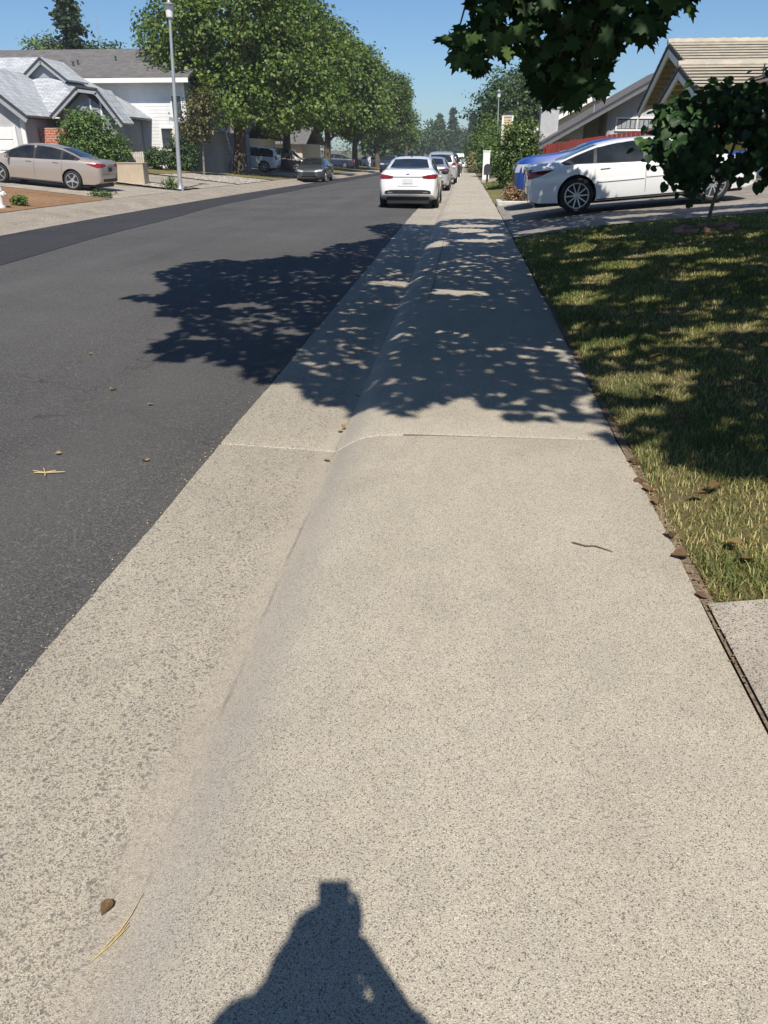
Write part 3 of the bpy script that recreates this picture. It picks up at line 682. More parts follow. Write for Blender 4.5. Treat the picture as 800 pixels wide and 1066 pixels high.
T2 = tree('street_tree', 'street tree second in the left row, behind the dark grey parked sedan', (-15.2, 71, G(-15.2, 71)),
     [(0, 0, 7.6, 3.8, 3.8, 3.4), (3.4, -1, 5.4, 2.4, 2.6, 2.1), (-3.2, -1, 6.0, 2.4, 2.4, 2.2), (-2.5, 1, 10.0, 2.4, 2.4, 2.1), (1.6, -1.5, 10.6, 2.4, 2.2, 2.0), (3.9, 0, 8.0, 2.1, 2.2, 1.9), (0.6, -3, 5.0, 2.4, 2.0, 1.9), (0, 0, 11.8, 1.8, 1.8, 1.5)], 1250, 26, 0.36, 0.28, r0=0.36, top=(-0.2, 0.2, 8.8), seed=12, nl=28, shell=0.6, **SYC)
T3 = tree('street_tree', 'street tree third in the left row, its crown against the sky', (-14.6, 88, G(-14.6, 88)),
     [(0, 0, 6.8, 3.4, 3.4, 3.2), (2.8, 0, 4.8, 2.4, 2.4, 1.8), (-2.8, -1, 5.4, 2.2, 2.4, 2.0), (0.8, -1, 9.8, 2.2, 2.2, 2.0), (-2, 1, 9.0, 2.1, 2.1, 1.8), (3.0, -1, 7.8, 1.9, 2.1, 1.7), (0.3, 0, 11.0, 1.5, 1.5, 1.3)], 1000, 24, 0.38, 0.33, r0=0.32, top=(0.2, 0, 8), seed=13, nl=24, shell=0.6, **SYC)
for i, (x, y, s, rz, lab) in enumerate([(-14.0, 106, 1.14, 1.9, 'street tree fourth in the left row, paler crown overlapping its neighbour'), (-13.4, 128, 1.15, 3.7, 'street tree fifth in the left row, seen over the roof of the white sedan'), (-12.8, 152, 1.1, 5.2, 'farthest street tree at the end of the left row')]):
    T3.scale = (1.12,) * 3
    c = copy_tree(T3); c.location = (x, y, G(x, y)); c.scale = (s,) * 3; c.rotation_euler.z = rz; c['label'] = lab
for o in [o for o in COL.objects if o.name.startswith('street_tree')]: o['group'] = 'street trees in the row on the left'
st = tree('sapling', 'slender sapling with bronze green crown standing in the white gravel bed', (-15.8, 49.65, G(-15.8, 49.65)),
     [(0, 0, 3.2, 1.0, 1.0, 1.25), (-0.3, 0, 2.5, 0.9, 0.9, 0.7), (0.35, 0, 4.0, 0.6, 0.6, 0.7)], 260, 12, 0.2, 0.17, 'rhomb', M['lf_red'], M['bark_pale'], 0.06, (0.1, 0, 3.9), 31, nl=14)
# ------------------------------------------------------------------ right: big tree, hedges, bush
tree('broad_tree', 'big dark tree standing beyond the right houses behind the lamp post', (5.6, 92, G(5.6, 92)),
     [(0, 0, 6.2, 4.8, 4.6, 3.4), (-2.0, 0, 4.6, 3.4, 3.4, 2.8), (4.0, 0, 6.6, 4.0, 4, 3.0), (1.5, 0, 7.6, 3.0, 3.0, 2.0)], 1300, 15, 0.42, 0.34, 'rhomb', M['lf_dark'], M['bark'], 0.4, (0, 0, 7.5), 41, nl=20)
def bush(name, label, loc, ells, ncl, per, cr, size, lf, seed, cat='bush', shape='oval', group=None):
    t = thing(name, label, cat, loc, group=group)
    P, N, C, r = crown_pts(ells, ncl, per, cr, seed, 0.55)
    P[:, 2] = np.abs(P[:, 2]) + 0.02
    leaves('foliage', P, N, size * r.uniform(0.7, 1.3, len(P)), shape, lf, t, r, 0.2)
    bm = bmesh.new()
    for k in range(9):
        e = C[r.integers(len(C))]
        tube(bm, [(r.normal() * 0.06, r.normal() * 0.06, -0.05), (e[0] * 0.4, e[1] * 0.4, abs(e[2]) * 0.5), (e[0] * 0.9, e[1] * 0.9, abs(e[2]) * 0.95)], [0.03, 0.02, 0.006], 5, cap=False)
    bm_obj('stem', bm, M['bark'], t)
    return t
bush('tall_shrub', 'tall rounded glossy shrub between the mailbox and the blue truck', (2.15, 36.5, G(2.15, 36.5) - 0.05), [(0, 0, 1.3, 0.85, 0.85, 1.2), (0.15, 0, 1.9, 0.7, 0.7, 0.75), (-0.1, 0, 0.8, 0.8, 0.8, 0.8)], 560, 14, 0.13, 0.10, M['lf_glossy'], 51, 'shrub')
bush('hedge', 'bright green hedge trimmed beside the sidewalk beyond the white pillar', (1.75, 66, G(1.75, 66)), [(0, 0, 1.5, 0.9, 2.2, 1.6), (0.8, 0.6, 2.1, 1.2, 2, 1.5), (0.2, -1.5, 1.0, 0.8, 1.2, 1.1)], 480, 14, 0.2, 0.17, M['lf_bush'], 52, 'hedge', 'rhomb')
bush('hedge', 'tall loose hedge farther along the right sidewalk, paler than the one before it', (2.2, 86, G(2.2, 86)), [(0, 0, 2.2, 1.5, 3, 2.3), (1.5, 1, 2.8, 1.6, 2.5, 2.2)], 520, 14, 0.3, 0.24, M['lf_syc'], 53, 'hedge', 'rhomb')
bush('plume_grass', 'pale feathery clump at the sidewalk edge in the distance', (0.75, 84, G(0.75, 84)), [(0, 0, 0.9, 0.55, 0.7, 1.0)], 120, 12, 0.16, 0.2, M['lf_pale'], 54, 'grass clump', 'rhomb')
bush('hedge', 'low dark hedge meeting the right sidewalk far down the street', (1.6, 112, G(1.6, 112)), [(0, 0, 1.8, 1.6, 4, 2.0), (2.5, 2, 3.0, 2.4, 4, 3.0)], 420, 14, 0.4, 0.34, M['lf_dark'], 55, 'hedge', 'rhomb')
# ------------------------------------------------------------------ left shrubs
bush('garden_shrub', 'large loose green shrub growing behind the champagne sedan', (-18.9, 41.5, G(-18.9, 41.5)), [(0, 0, 1.5, 1.35, 1.2, 1.35), (-0.4, 0, 2.3, 0.8, 0.8, 0.7), (1.0, 0, 1.0, 0.8, 0.9, 0.9), (-1.0, 0, 1.0, 0.8, 0.9, 0.9)], 620, 14, 0.17, 0.12, M['lf_bush'], 61, 'shrub')
bush('clipped_shrub', 'clipped round shrub beside the white two-storey wall', (-19.3, 51.2, G(-19.3, 51.2)), [(0, 0, 0.65, 0.75, 0.7, 0.65)], 200, 14, 0.08, 0.09, M['lf_dark'], 62, 'shrub')
bush('shrub', 'dark shaded shrub beside the porch of the two-storey house', (-18.2, 53.2, G(-18.2, 53.2)), [(0, 0, 1.0, 1.0, 0.8, 1.1), (-0.7, 0, 0.8, 0.6, 0.7, 0.8)], 260, 14, 0.12, 0.11, M['lf_dark'], 63, 'shrub')
bush('weed', 'small green weed tuft on the bare dirt beside the hydrant', (-12.7, 22.6, G(-12.7, 22.6)), [(0, 0, 0.12, 0.2, 0.16, 0.13)], 40, 10, 0.04, 0.07, M['lf_bush'], 64, 'weed', 'rhomb')
bush('weed', 'weed growing around the foot of the tall lamp post', (-12.75, 35.2, G(-12.75, 35.2)), [(0, 0, 0.2, 0.3, 0.2, 0.22)], 40, 10, 0.06, 0.08, M['lf_bush'], 65, 'weed', 'rhomb')
bush('weed', 'flat weed at the corner of the dirt yard near the sedan tail', (-12.6, 27.9, G(-12.6, 27.9)), [(0, 0, 0.08, 0.45, 0.2, 0.09)], 40, 10, 0.05, 0.07, M['lf_bush'], 66, 'weed', 'rhomb')
# ------------------------------------------------------------------ background trees
tree('broad_tree', 'green leafy tree showing above the ridge of the dark roof, left of the conifer', (-39.4, 80, 0), [(0, 0, 9.6, 2.0, 2.0, 1.7), (1.0, 0, 7.5, 2.8, 2.6, 2.4)], 330, 14, 0.34, 0.3, 'rhomb', M['lf_syc'], M['bark'], 0.3, (0, 0, 9), 71)
def conifer(label, loc, h, r0, seed, size, n=620, ragged=0.3, group=None):
    t = thing('conifer', label, 'tree', loc, group=group); r = np.random.default_rng(seed)
    nb = int(h * 9); P = []; 
    zz = r.random(nb) ** 0.8 * 0.92 + 0.08
    bm = bmesh.new(); tube(bm, [(0, 0, -0.1), (0, 0, h * 0.5), (0, 0, h * 0.98)], [h * 0.016, h * 0.011, 0.03], 8)
    C = []
    for z in zz:
        L = r0 * (1 - z) ** 0.8 * r.uniform(1 - ragged, 1 + ragged) + 0.15; a = r.uniform(0, 6.283)
        e = np.array([math.cos(a) * L, math.sin(a) * L, z * h - 0.18 * L]); b0 = np.array([0, 0, z * h])
        tube(bm, [b0, (b0 + e) / 2 + np.array([0, 0, 0.05 * L]), e], [0.04, 0.03, 0.01], 4, cap=False)
        for s in np.linspace(0.25, 1, max(3, int(L / 0.45))): C.append(b0 + (e - b0) * s)
    C = np.array(C); per = max(4, int(n * 20 / len(C)))
    P = np.repeat(C, per, 0) + r.normal(size=(len(C) * per, 3)) * np.array([0.28, 0.28, 0.14]) * (h / 12)
    N = r.normal(size=P.shape) * 0.6 + np.array([0, 0, 0.7])
    leaves('crown', P, N, size * r.uniform(0.7, 1.3, len(P)), 'rhomb', M['lf_con'], t, r, 0.2)
    bm_obj('trunk', bm, M['bark'], t, 60); return t
conifer('tall ragged conifer rising behind the dark grey roof on the left', (-36.9, 80, 0), 14.6, 3.6, 72, 0.42, 420, 0.45)
tree('broad_tree', 'low rounded tree just right of the tall conifer above the roof', (-34.3, 81, 0), [(0, 0, 9.2, 2.0, 2.2, 1.5), (-1.2, 0, 7.4, 2, 2, 1.5)], 260, 14, 0.34, 0.3, 'rhomb', M['lf_dark'], M['bark'], 0.3, (0, 0, 8), 73)
for i, (x, y, h, lab) in enumerate([(-10.5, 330, 15, 'left conifer of the three dark conifers at the end of the street'), (-5.5, 320, 16.5, 'middle and tallest of the three dark conifers at the end of the street'), (2.0, 335, 15.0, 'right conifer of the three dark conifers at the end of the street')]):
    conifer(lab, (x, y, gz(y)), h, 3.4, 80 + i, 1.0, 150, 0.2, 'three conifers at the street end')
FT = tree('distant_tree', 'grey-green rounded tree closing the street on the left of the gap', (-20, 250, gz(250)), [(0, 0, 6.5, 6, 5, 5.5), (3, 0, 4, 5, 4, 3.8)], 420, 14, 0.7, 0.8, 'rhomb', M['lf_dark'], M['bark'], 0.4, (0, 0, 7), 91, group='distant trees')
for x, y, s, rz, lab in [(-11, 300, 1.0, 1.0, 'distant tree standing directly under the left conifer'), (4, 330, 0.95, 2.2, 'distant tree closing the street beneath the right conifer'), (8, 220, 0.75, 3.0, 'distant tree behind the far right hedge'), (9, 165, 0.8, 4.0, 'distant tree above the hedges on the right of the street'), (-19, 190, 1.0, 5.0, 'distant tree beyond the last street tree on the left'), (-3, 345, 0.9, 0.4, 'distant tree in the middle of the street end')]:
    c = copy_tree(FT); c.location = (x, y, gz(y)); c.scale = (s,) * 3; c.rotation_euler.z = rz; c['label'] = lab
wood = []
rw = np.random.default_rng(99)
Pw = []
for k in range(170):
    x = rw.uniform(-150, 150); y = rw.uniform(370, 420); h = rw.uniform(3, 8)
    Pw.append(np.array([x, y, gz(y)]) + rw.normal(size=(45, 3)) * np.array([3.2, 3, 2.6]) + np.array([0, 0, h * 0.6]))
Pw = np.concatenate(Pw); w_ = leaves('far_woodland', Pw, rw.normal(size=Pw.shape) * 0.6 + np.array([0, -0.2, 0.7]), rw.uniform(0.8, 1.6, len(Pw)), 'rhomb', M['lf_dark'], None, rw)
tag(w_, 'continuous low belt of trees along the horizon', 'woodland', kind='stuff')
# palm
pt = thing('palm_tree', 'tall thin palm poking above the row of street trees', 'tree', (-14.2, 200, gz(200)))
bm = bmesh.new(); tube(bm, [(0, 0, -0.1), (0.2, 0, 7), (0.1, 0, 15.2)], [0.35, 0.28, 0.25], 8); bm_obj('trunk', bm, M['bark'], pt, 60)
bm = bmesh.new(); rp = random.Random(4)
for k in range(46):
    a = rp.uniform(0, 6.283); el = rp.uniform(-0.5, 1.3); L = rp.uniform(1.6, 2.3)
    d = Vector((math.cos(a) * math.cos(el), math.sin(a) * math.cos(el), math.sin(el))); s = d.cross(Vector((0, 0, 1))).normalized()
    pr = None
    for i in range(6):
        u = i / 5; p = Vector((0.1, 0, 15.2)) + d * L * u + Vector((0, 0, -0.9 * u * u * L * 0.5)); w = 0.34 * math.sin(math.pi * (0.12 + 0.86 * u)) 
        rr = [bm.verts.new(p - s * w - Vector((0, 0, 0.15 * u))), bm.verts.new(p + Vector((0, 0, 0.05))), bm.verts.new(p + s * w - Vector((0, 0, 0.15 * u)))]
        if pr:
            bm.faces.new((pr[0], pr[1], rr[1], rr[0])); bm.faces.new((pr[1], pr[2], rr[2], rr[1]))
        pr = rr
bm_obj('crown', bm, M['lf_syc'], pt)

# ------------------------------------------------------------------ grass
def grass(name, label, poly, n, hmin, hmax, w, seed, dens_fall=None):
    r = np.random.default_rng(seed)
    xs = [p[0] for p in poly]; ys = [p[1] for p in poly]
    x = r.uniform(min(xs), max(xs), n); y = r.uniform(min(ys), max(ys), n)
    k = inpoly(x, y, poly)
    if dens_fall: k &= r.random(n) < np.clip((dens_fall / np.maximum(y, 1)) ** 1.3, 0, 1)
    k &= (x < 0.46 * y + 1.2) | (r.random(n) < 0.2)
    # patches thin out
    pn = np.sin(x * 3.1 + 1.3 * np.sin(y * 2.3)) * np.sin(y * 2.7 + 1.1 * np.sin(x * 4.1)) + 0.6 * np.sin(x * 9 + y * 5) * np.sin(y * 8 - x * 4)
    k &= r.random(n) < np.clip(0.78 + 0.35 * pn, 0.25, 1)
    x, y, pn = x[k], y[k], pn[k]; n = len(x)
    z = np.array([G(a, b) for a, b in zip(x, y)]) - 0.012
    far = np.clip(y / 6, 1, 2.4)
    h = r.uniform(hmin, hmax, n) * (1 + 0.25 * pn) ; ww = w * far * r.uniform(0.7, 1.3, n)
    a = r.uniform(0, 6.283, n); lean = r.uniform(0.2, 1.25, n) * h
    d = np.stack([np.cos(a), np.sin(a), np.zeros(n)], 1); s = np.stack([-np.sin(a), np.cos(a), np.zeros(n)], 1)
    B = np.stack([x, y, z], 1)
    up = np.array([0, 0, 1.0])
    V = np.stack([B - s * ww[:, None], B + s * ww[:, None], B + d * (lean * 0.35)[:, None] + up * (h * 0.6)[:, None] + s * (ww * 0.8)[:, None], B + d * (lean * 0.35)[:, None] + up * (h * 0.6)[:, None] - s * (ww * 0.8)[:, None], B + d * lean[:, None] + up * (h * 0.92)[:, None]], 1)
    T = np.array([(0, 1, 2), (0, 2, 3), (3, 2, 4)])
    F = (T[None] + (np.arange(n) * 5)[:, None, None]).reshape(-1, 3)
    me = bpy.data.meshes.new(name); me.vertices.add(n * 5); me.vertices.foreach_set('co', V.reshape(-1).astype(np.float32))
    m = len(F); me.loops.add(m * 3); me.polygons.add(m)
    me.loops.foreach_set('vertex_index', F.reshape(-1).astype(np.int32)); me.polygons.foreach_set('loop_start', np.arange(0, m * 3, 3, dtype=np.int32))
    tint = np.clip(0.46 - 0.2 * pn + r.normal(0, 0.2, n) + (r.random(n) < 0.28) * 0.4, 0, 1)
    at = me.attributes.new('tint', 'FLOAT', 'POINT'); at.data.foreach_set('value', np.repeat(tint, 5).astype(np.float32))
    me.update(); me.validate(); me.materials.append(M['grass'])
    o = mesh_obj(name, me); return tag(o, label, 'grass', kind='stuff')
def edge(y): return 0.965 + 0.02 * math.sin(y * 3.3) + 0.015 * math.sin(y * 7.1)
LAWN = [(edge(y), y) for y in np.arange(2.50, 15.45, 0.3)] + [(9.4, 15.35), (9.4, 6), (4.2, 2.6)]
grass('lawn_grass', 'patchy green and straw coloured lawn between the sidewalk and the driveway', LAWN, 1300000, 0.018, 0.046, 0.0019, 5, 4.4)
grass('verge_grass', 'dry patch of grass by the mailbox', [(0.97, 38), (1.9, 38), (2.2, 46), (0.97, 46)], 20000, 0.04, 0.1, 0.006, 6)
# ------------------------------------------------------------------ vehicles
def lin(pts, x):
    return float(np.interp(x, [p[0] for p in pts], [p[1] for p in pts]))
def smooth(pts, x):
    """cubic Hermite through (x, v)"""
    X = [p[0] for p in pts]; V = [p[1] for p in pts]; n = len(X)
    if x <= X[0]: return V[0]
    if x >= X[-1]: return V[-1]
    i = max(k for k in range(n - 1) if X[k] <= x)
    def sl(k):
        if k == 0: return (V[1] - V[0]) / (X[1] - X[0])
        if k == n - 1: return (V[-1] - V[-2]) / (X[-1] - X[-2])
        a = (V[k] - V[k - 1]) / (X[k] - X[k - 1]); b = (V[k + 1] - V[k]) / (X[k + 1] - X[k])
        return 0 if a * b <= 0 else 2 * a * b / (a + b)
    h = X[i + 1] - X[i]; t = (x - X[i]) / h; m0, m1 = sl(i) * h, sl(i + 1) * h
    return (2 * t**3 - 3 * t * t + 1) * V[i] + (t**3 - 2 * t * t + t) * m0 + (-2 * t**3 + 3 * t * t) * V[i + 1] + (t**3 - t * t) * m1
SEDAN = dict(wb=2.78, wr=0.335, xr=-2.46, xf=2.37,
    top=[(-2.46, 1.0), (-2.38, 1.075), (-2.2, 1.10), (-1.78, 1.125), (-1.3, 1.285), (-0.85, 1.415), (-0.35, 1.462), (0.1, 1.462), (0.5, 1.41), (0.95, 1.22), (1.38, 1.02), (1.6, 0.975), (2.0, 0.89), (2.25, 0.79), (2.37, 0.66)],
    belt=[(-2.46, 0.90), (-2.2, 1.0), (-1.6, 1.01), (-0.6, 0.965), (0.6, 0.92), (1.3, 0.88), (1.8, 0.83), (2.2, 0.73), (2.37, 0.58)],
    w=[(-2.46, 0.73), (-2.4, 0.80), (-2.2, 0.865), (-1.5, 0.91), (0, 0.91), (1.4, 0.905), (1.9, 0.86), (2.2, 0.76), (2.37, 0.56)],
    wt=[(-2.46, 0.60), (-2.2, 0.66), (-1.75, 0.66), (-1.2, 0.585), (-0.6, 0.56), (0.3, 0.57), (0.9, 0.62), (1.4, 0.70), (1.8, 0.70), (2.2, 0.6), (2.37, 0.42)],
    zb=[(-2.46, 0.34), (-2.2, 0.24), (-1.5, 0.2), (1.5, 0.2), (2.1, 0.22), (2.37, 0.27)], rf=0.9)
SUV = dict(wb=2.95, wr=0.385, xr=-2.5, xf=2.46,
    top=[(-2.5, 1.1), (-2.44, 1.3), (-2.3, 1.62), (-2.1, 1.73), (-1.5, 1.77), (0.2, 1.78), (0.6, 1.73), (0.95, 1.55), (1.32, 1.26), (1.55, 1.19), (2.0, 1.12), (2.3, 1.0), (2.46, 0.82)],
    belt=[(-2.5, 1.0), (-2.3, 1.10), (-1, 1.08), (0.6, 1.05), (1.3, 1.02), (1.9, 0.98), (2.3, 0.88), (2.46, 0.7)],
    w=[(-2.5, 0.78), (-2.42, 0.87), (-2.2, 0.94), (-1.4, 0.97), (1.5, 0.97), (2.0, 0.93), (2.3, 0.84), (2.46, 0.66)],
    wt=[(-2.5, 0.7), (-2.3, 0.66), (-1.6, 0.67), (0.3, 0.66), (0.9, 0.70), (1.4, 0.80), (2.0, 0.76), (2.3, 0.68), (2.46, 0.5)],
    zb=[(-2.5, 0.42), (-2.2, 0.32), (-1.5, 0.26), (1.5, 0.26), (2.2, 0.3), (2.46, 0.36)], rf=0.92)
TRUCK = dict(SUV, wb=3.3, xr=-2.95, xf=2.66, wr=0.40,
    top=[(-2.95, 0.92), (-2.9, 0.98), (-1.2, 1.0), (-1.02, 1.15), (-0.85, 1.50), (-0.6, 1.57), (0.45, 1.59), (0.75, 1.55), (1.1, 1.44), (1.4, 1.36), (1.6, 1.33), (2.2, 1.30), (2.5, 1.23), (2.66, 1.02)],
    belt=[(-2.95, 0.85), (-1.1, 0.94), (-0.7, 1.12), (0.6, 1.12), (1.4, 1.14), (2.1, 1.12), (2.5, 1.04), (2.66, 0.85)],
    w=[(-2.95, 0.9), (-2.8, 0.96), (1.8, 0.97), (2.3, 0.92), (2.55, 0.84), (2.66, 0.72)],
    wt=[(-2.95, 0.8), (-1.1, 0.8), (-0.8, 0.68), (0.6, 0.67), (1.1, 0.72), (1.45, 0.82), (2.2, 0.8), (2.5, 0.72), (2.66, 0.56)],
    zb=[(-2.95, 0.5), (-2.0, 0.35), (1.5, 0.32), (2.3, 0.36), (2.66, 0.42)])
def zscale(sp, k):
    for q in ('top', 'belt'): sp[q] = [(a, b * k) for a, b in sp[q]]
    return sp
def shift_wheels(sp): return -sp['wb'] / 2, sp['wb'] / 2
def car_body_bm(sp):
    xs = list(np.linspace(sp['xr'], sp['xf'], 54))
    fine = [sp['xr'] + 0.02, sp['xr'] + 0.05, sp['xf'] - 0.02, sp['xf'] - 0.05]
    xs = sorted(xs + fine)
    bm = bmesh.new(); rings = []
    for x in xs:
        zt = smooth(sp['top'], x); zb = lin(sp['zb'], x); w = smooth(sp['w'], x); wt = smooth(sp['wt'], x)
        bl = min(smooth(sp['belt'], x), zt - 0.035); zm = zb + (bl - zb) * 0.55
        k = 1.0
        de = min(x - sp['xr'], sp['xf'] - x)
        if de < 0.06: k = 1 - 0.10 * (1 - de / 0.06) ** 2
        g = min(1, max(0, (zt - bl - 0.08) / 0.35))       # how much of a cabin stands here
        ws = w * (0.955 - 0.01 * g)
        side = [(w * 0.80, zb), (w * 0.945, zb + 0.02), (w * 0.975, zb + 0.11), (w * 0.99, zm - 0.12), (w, zm), (w * 0.992, bl - 0.12), (w * 0.975, bl - 0.04), (ws, bl),
                (ws + (wt - ws) * 0.42, bl + (zt - bl) * (0.48 if g > 0.2 else 0.55)), (ws + (wt - ws) * 0.80, bl + (zt - bl) * (0.84 if g > 0.2 else 0.85)), (wt * 0.94, zt - 0.028 * g - 0.008), (wt * 0.72, zt - 0.008 * g - 0.003), (wt * 0.36, zt), (0, zt + 0.004)]
        zc = (zb + zt) / 2
        pr = [(0, zb)] + side
        pr = [(y * k, zc + (z - zc) * k) for y, z in pr]
        ring = [bm.verts.new((x, y, z)) for y, z in pr] + [bm.verts.new((x, -y, z)) for y, z in pr[-2:0:-1]]
        rings.append(ring)
    n = len(rings[0])
    for a, b in zip(rings, rings[1:]):
        for i in range(n): bm.faces.new((a[i], a[(i + 1) % n], b[(i + 1) % n], b[i]))
    for r_, flip in ((rings[0], True), (rings[-1], False)):
        m = len(r_)
        for i in range(1, m // 2):    # strips across the end
            a, b, c, d = r_[i - 1], r_[i], r_[(m - i) % m], r_[(m - i + 1) % m]
            vs = []
            for v in (a, b, c, d):
                if v not in vs: vs.append(v)
            if len(vs) > 2: bm.faces.new(vs)
        vs = []
        for v in (r_[m // 2 - 1], r_[m // 2], r_[m // 2 + 1]):
            if v not in vs: vs.append(v)
        if len(vs) > 2: bm.faces.new(vs)
    bmesh.ops.recalc_face_normals(bm, faces=bm.faces)
    return bm
def patch_bm(bm, bvh, top, bot, axis, sgn, nu=10, nv=5, off=0.006, skirt=0.03):
    """panel lying on the body: top and bottom curves in the plane across axis, projected on the body"""
    def along(c, u):
        k = u * (len(c) - 1); i = min(int(k), len(c) - 2); f = k - i
        return (c[i][0] * (1 - f) + c[i + 1][0] * f, c[i][1] * (1 - f) + c[i + 1][1] * f)
    grid = []
    for i in range(nu + 1):
        row = []
        a, b = along(top, i / nu), along(bot, i / nu)
        for j in range(nv + 1):
            p, q = a[0] + (b[0] - a[0]) * j / nv, a[1] + (b[1] - a[1]) * j / nv
            if axis == 'y': o, d = Vector((p, 3 * sgn, q)), Vector((0, -sgn, 0))
            elif axis == 'x': o, d = Vector((6 * sgn, p, q)), Vector((-sgn, 0, 0))
            else: o, d = Vector((p, q, 4)), Vector((0, 0, -1))
            h, nn, _, _ = bvh.ray_cast(o, d)
            if h is None:
                row.append(None); continue
            if nn.dot(d) > 0: nn = -nn
            row.append((h + nn * off, h - nn * skirt))
        grid.append(row)
    V = [[(bm.verts.new(c[0]) if c else None) for c in row] for row in grid]
    def face(*vs):
        if all(v is not None for v in vs): bm.faces.new(vs)
    for i in range(nu):
        for j in range(nv): face(V[i][j], V[i + 1][j], V[i + 1][j + 1], V[i][j + 1])
    bd = [(i, 0) for i in range(nu + 1)] + [(nu, j) for j in range(1, nv + 1)] + [(i, nv) for i in range(nu - 1, -1, -1)] + [(0, j) for j in range(nv - 1, 0, -1)]
    S = [bm.verts.new(grid[i][j][1]) if grid[i][j] else None for i, j in bd]
    for k in range(len(bd)):
        (i, j), (i2, j2) = bd[k], bd[(k + 1) % len(bd)]
        face(V[i][j], V[i2][j2], S[(k + 1) % len(bd)], S[k])
def wheel_meshes(r, w, spokes, twin=False):
    bm = bmesh.new()
    ri = r * 0.73
    lathe(bm, [(ri * 0.98, -w / 2 + 0.02), (ri, -w / 2), (r * 0.86, -w / 2 - 0.006), (r * 0.97, -w / 2 + 0.02), (r, -w / 2 + 0.05), (r, w / 2 - 0.05), (r * 0.97, w / 2 - 0.02), (r * 0.86, w / 2 + 0.006), (ri, w / 2), (ri * 0.98, w / 2 - 0.02)], 28, 'y')
    bmesh.ops.recalc_face_normals(bm, faces=bm.faces)
    tyre = bpy.data.meshes.new('wheel'); bm.to_mesh(tyre); bm.free(); tyre.materials.append(M['rubber']); tyre.shade_smooth(); tyre.set_sharp_from_angle(angle=R(40))
    bm = bmesh.new()
    lathe(bm, [(0.0, w / 2 - 0.06), (ri * 0.99, w / 2 - 0.06), (ri * 0.99, -w / 2 + 0.01), (0, -w / 2 + 0.01)], 24, 'y', mi=1)
    lathe(bm, [(ri * 1.0, w / 2 - 0.03), (ri * 1.0, w / 2 + 0.004), (ri * 0.93, w / 2 + 0.006), (ri * 0.90, w / 2 - 0.02), (ri * 0.90, w / 2 - 0.06)], 28, 'y')
    lathe(bm, [(0.0, w / 2 + 0.0), (r * 0.09, w / 2 - 0.002), (r * 0.18, w / 2 - 0.012), (r * 0.2, w / 2 - 0.06)], 16, 'y')
    for k in range(spokes):
        a = 2 * math.pi * k / spokes
        for da in ((-0.14, 0.14) if twin else (0,)):
            c0, s0 = math.cos(a + da * 0.4), math.sin(a + da * 0.4); c1, s1 = math.cos(a + da), math.sin(a + da)
            bar(bm, (c0 * r * 0.15, w / 2 - 0.02, s0 * r * 0.15), (c1 * ri * 0.93, w / 2 - 0.012, s1 * ri * 0.93), 0.026, r * (0.10 if twin else 0.17 if spokes < 8 else 0.075))
    bmesh.ops.recalc_face_normals(bm, faces=bm.faces)
    rim = bpy.data.meshes.new('rim'); bm.to_mesh(rim); bm.free(); rim.materials.append(M['alloy']); rim.materials.append(M['black'])
    return tyre, rim
def apply_cut(o, cut):
    md = o.modifiers.new('cut', 'BOOLEAN'); md.operation = 'DIFFERENCE'; md.object = cut; md.solver = 'EXACT'
    dg = bpy.context.evaluated_depsgraph_get(); dg.update()
    me = bpy.data.meshes.new_from_object(o.evaluated_get(dg)); o.modifiers.remove(md)
    old = o.data; o.data = me; bpy.data.meshes.remove(old); me.name = o.name
    cm = cut.data; bpy.data.objects.remove(cut); bpy.data.meshes.remove(cm)
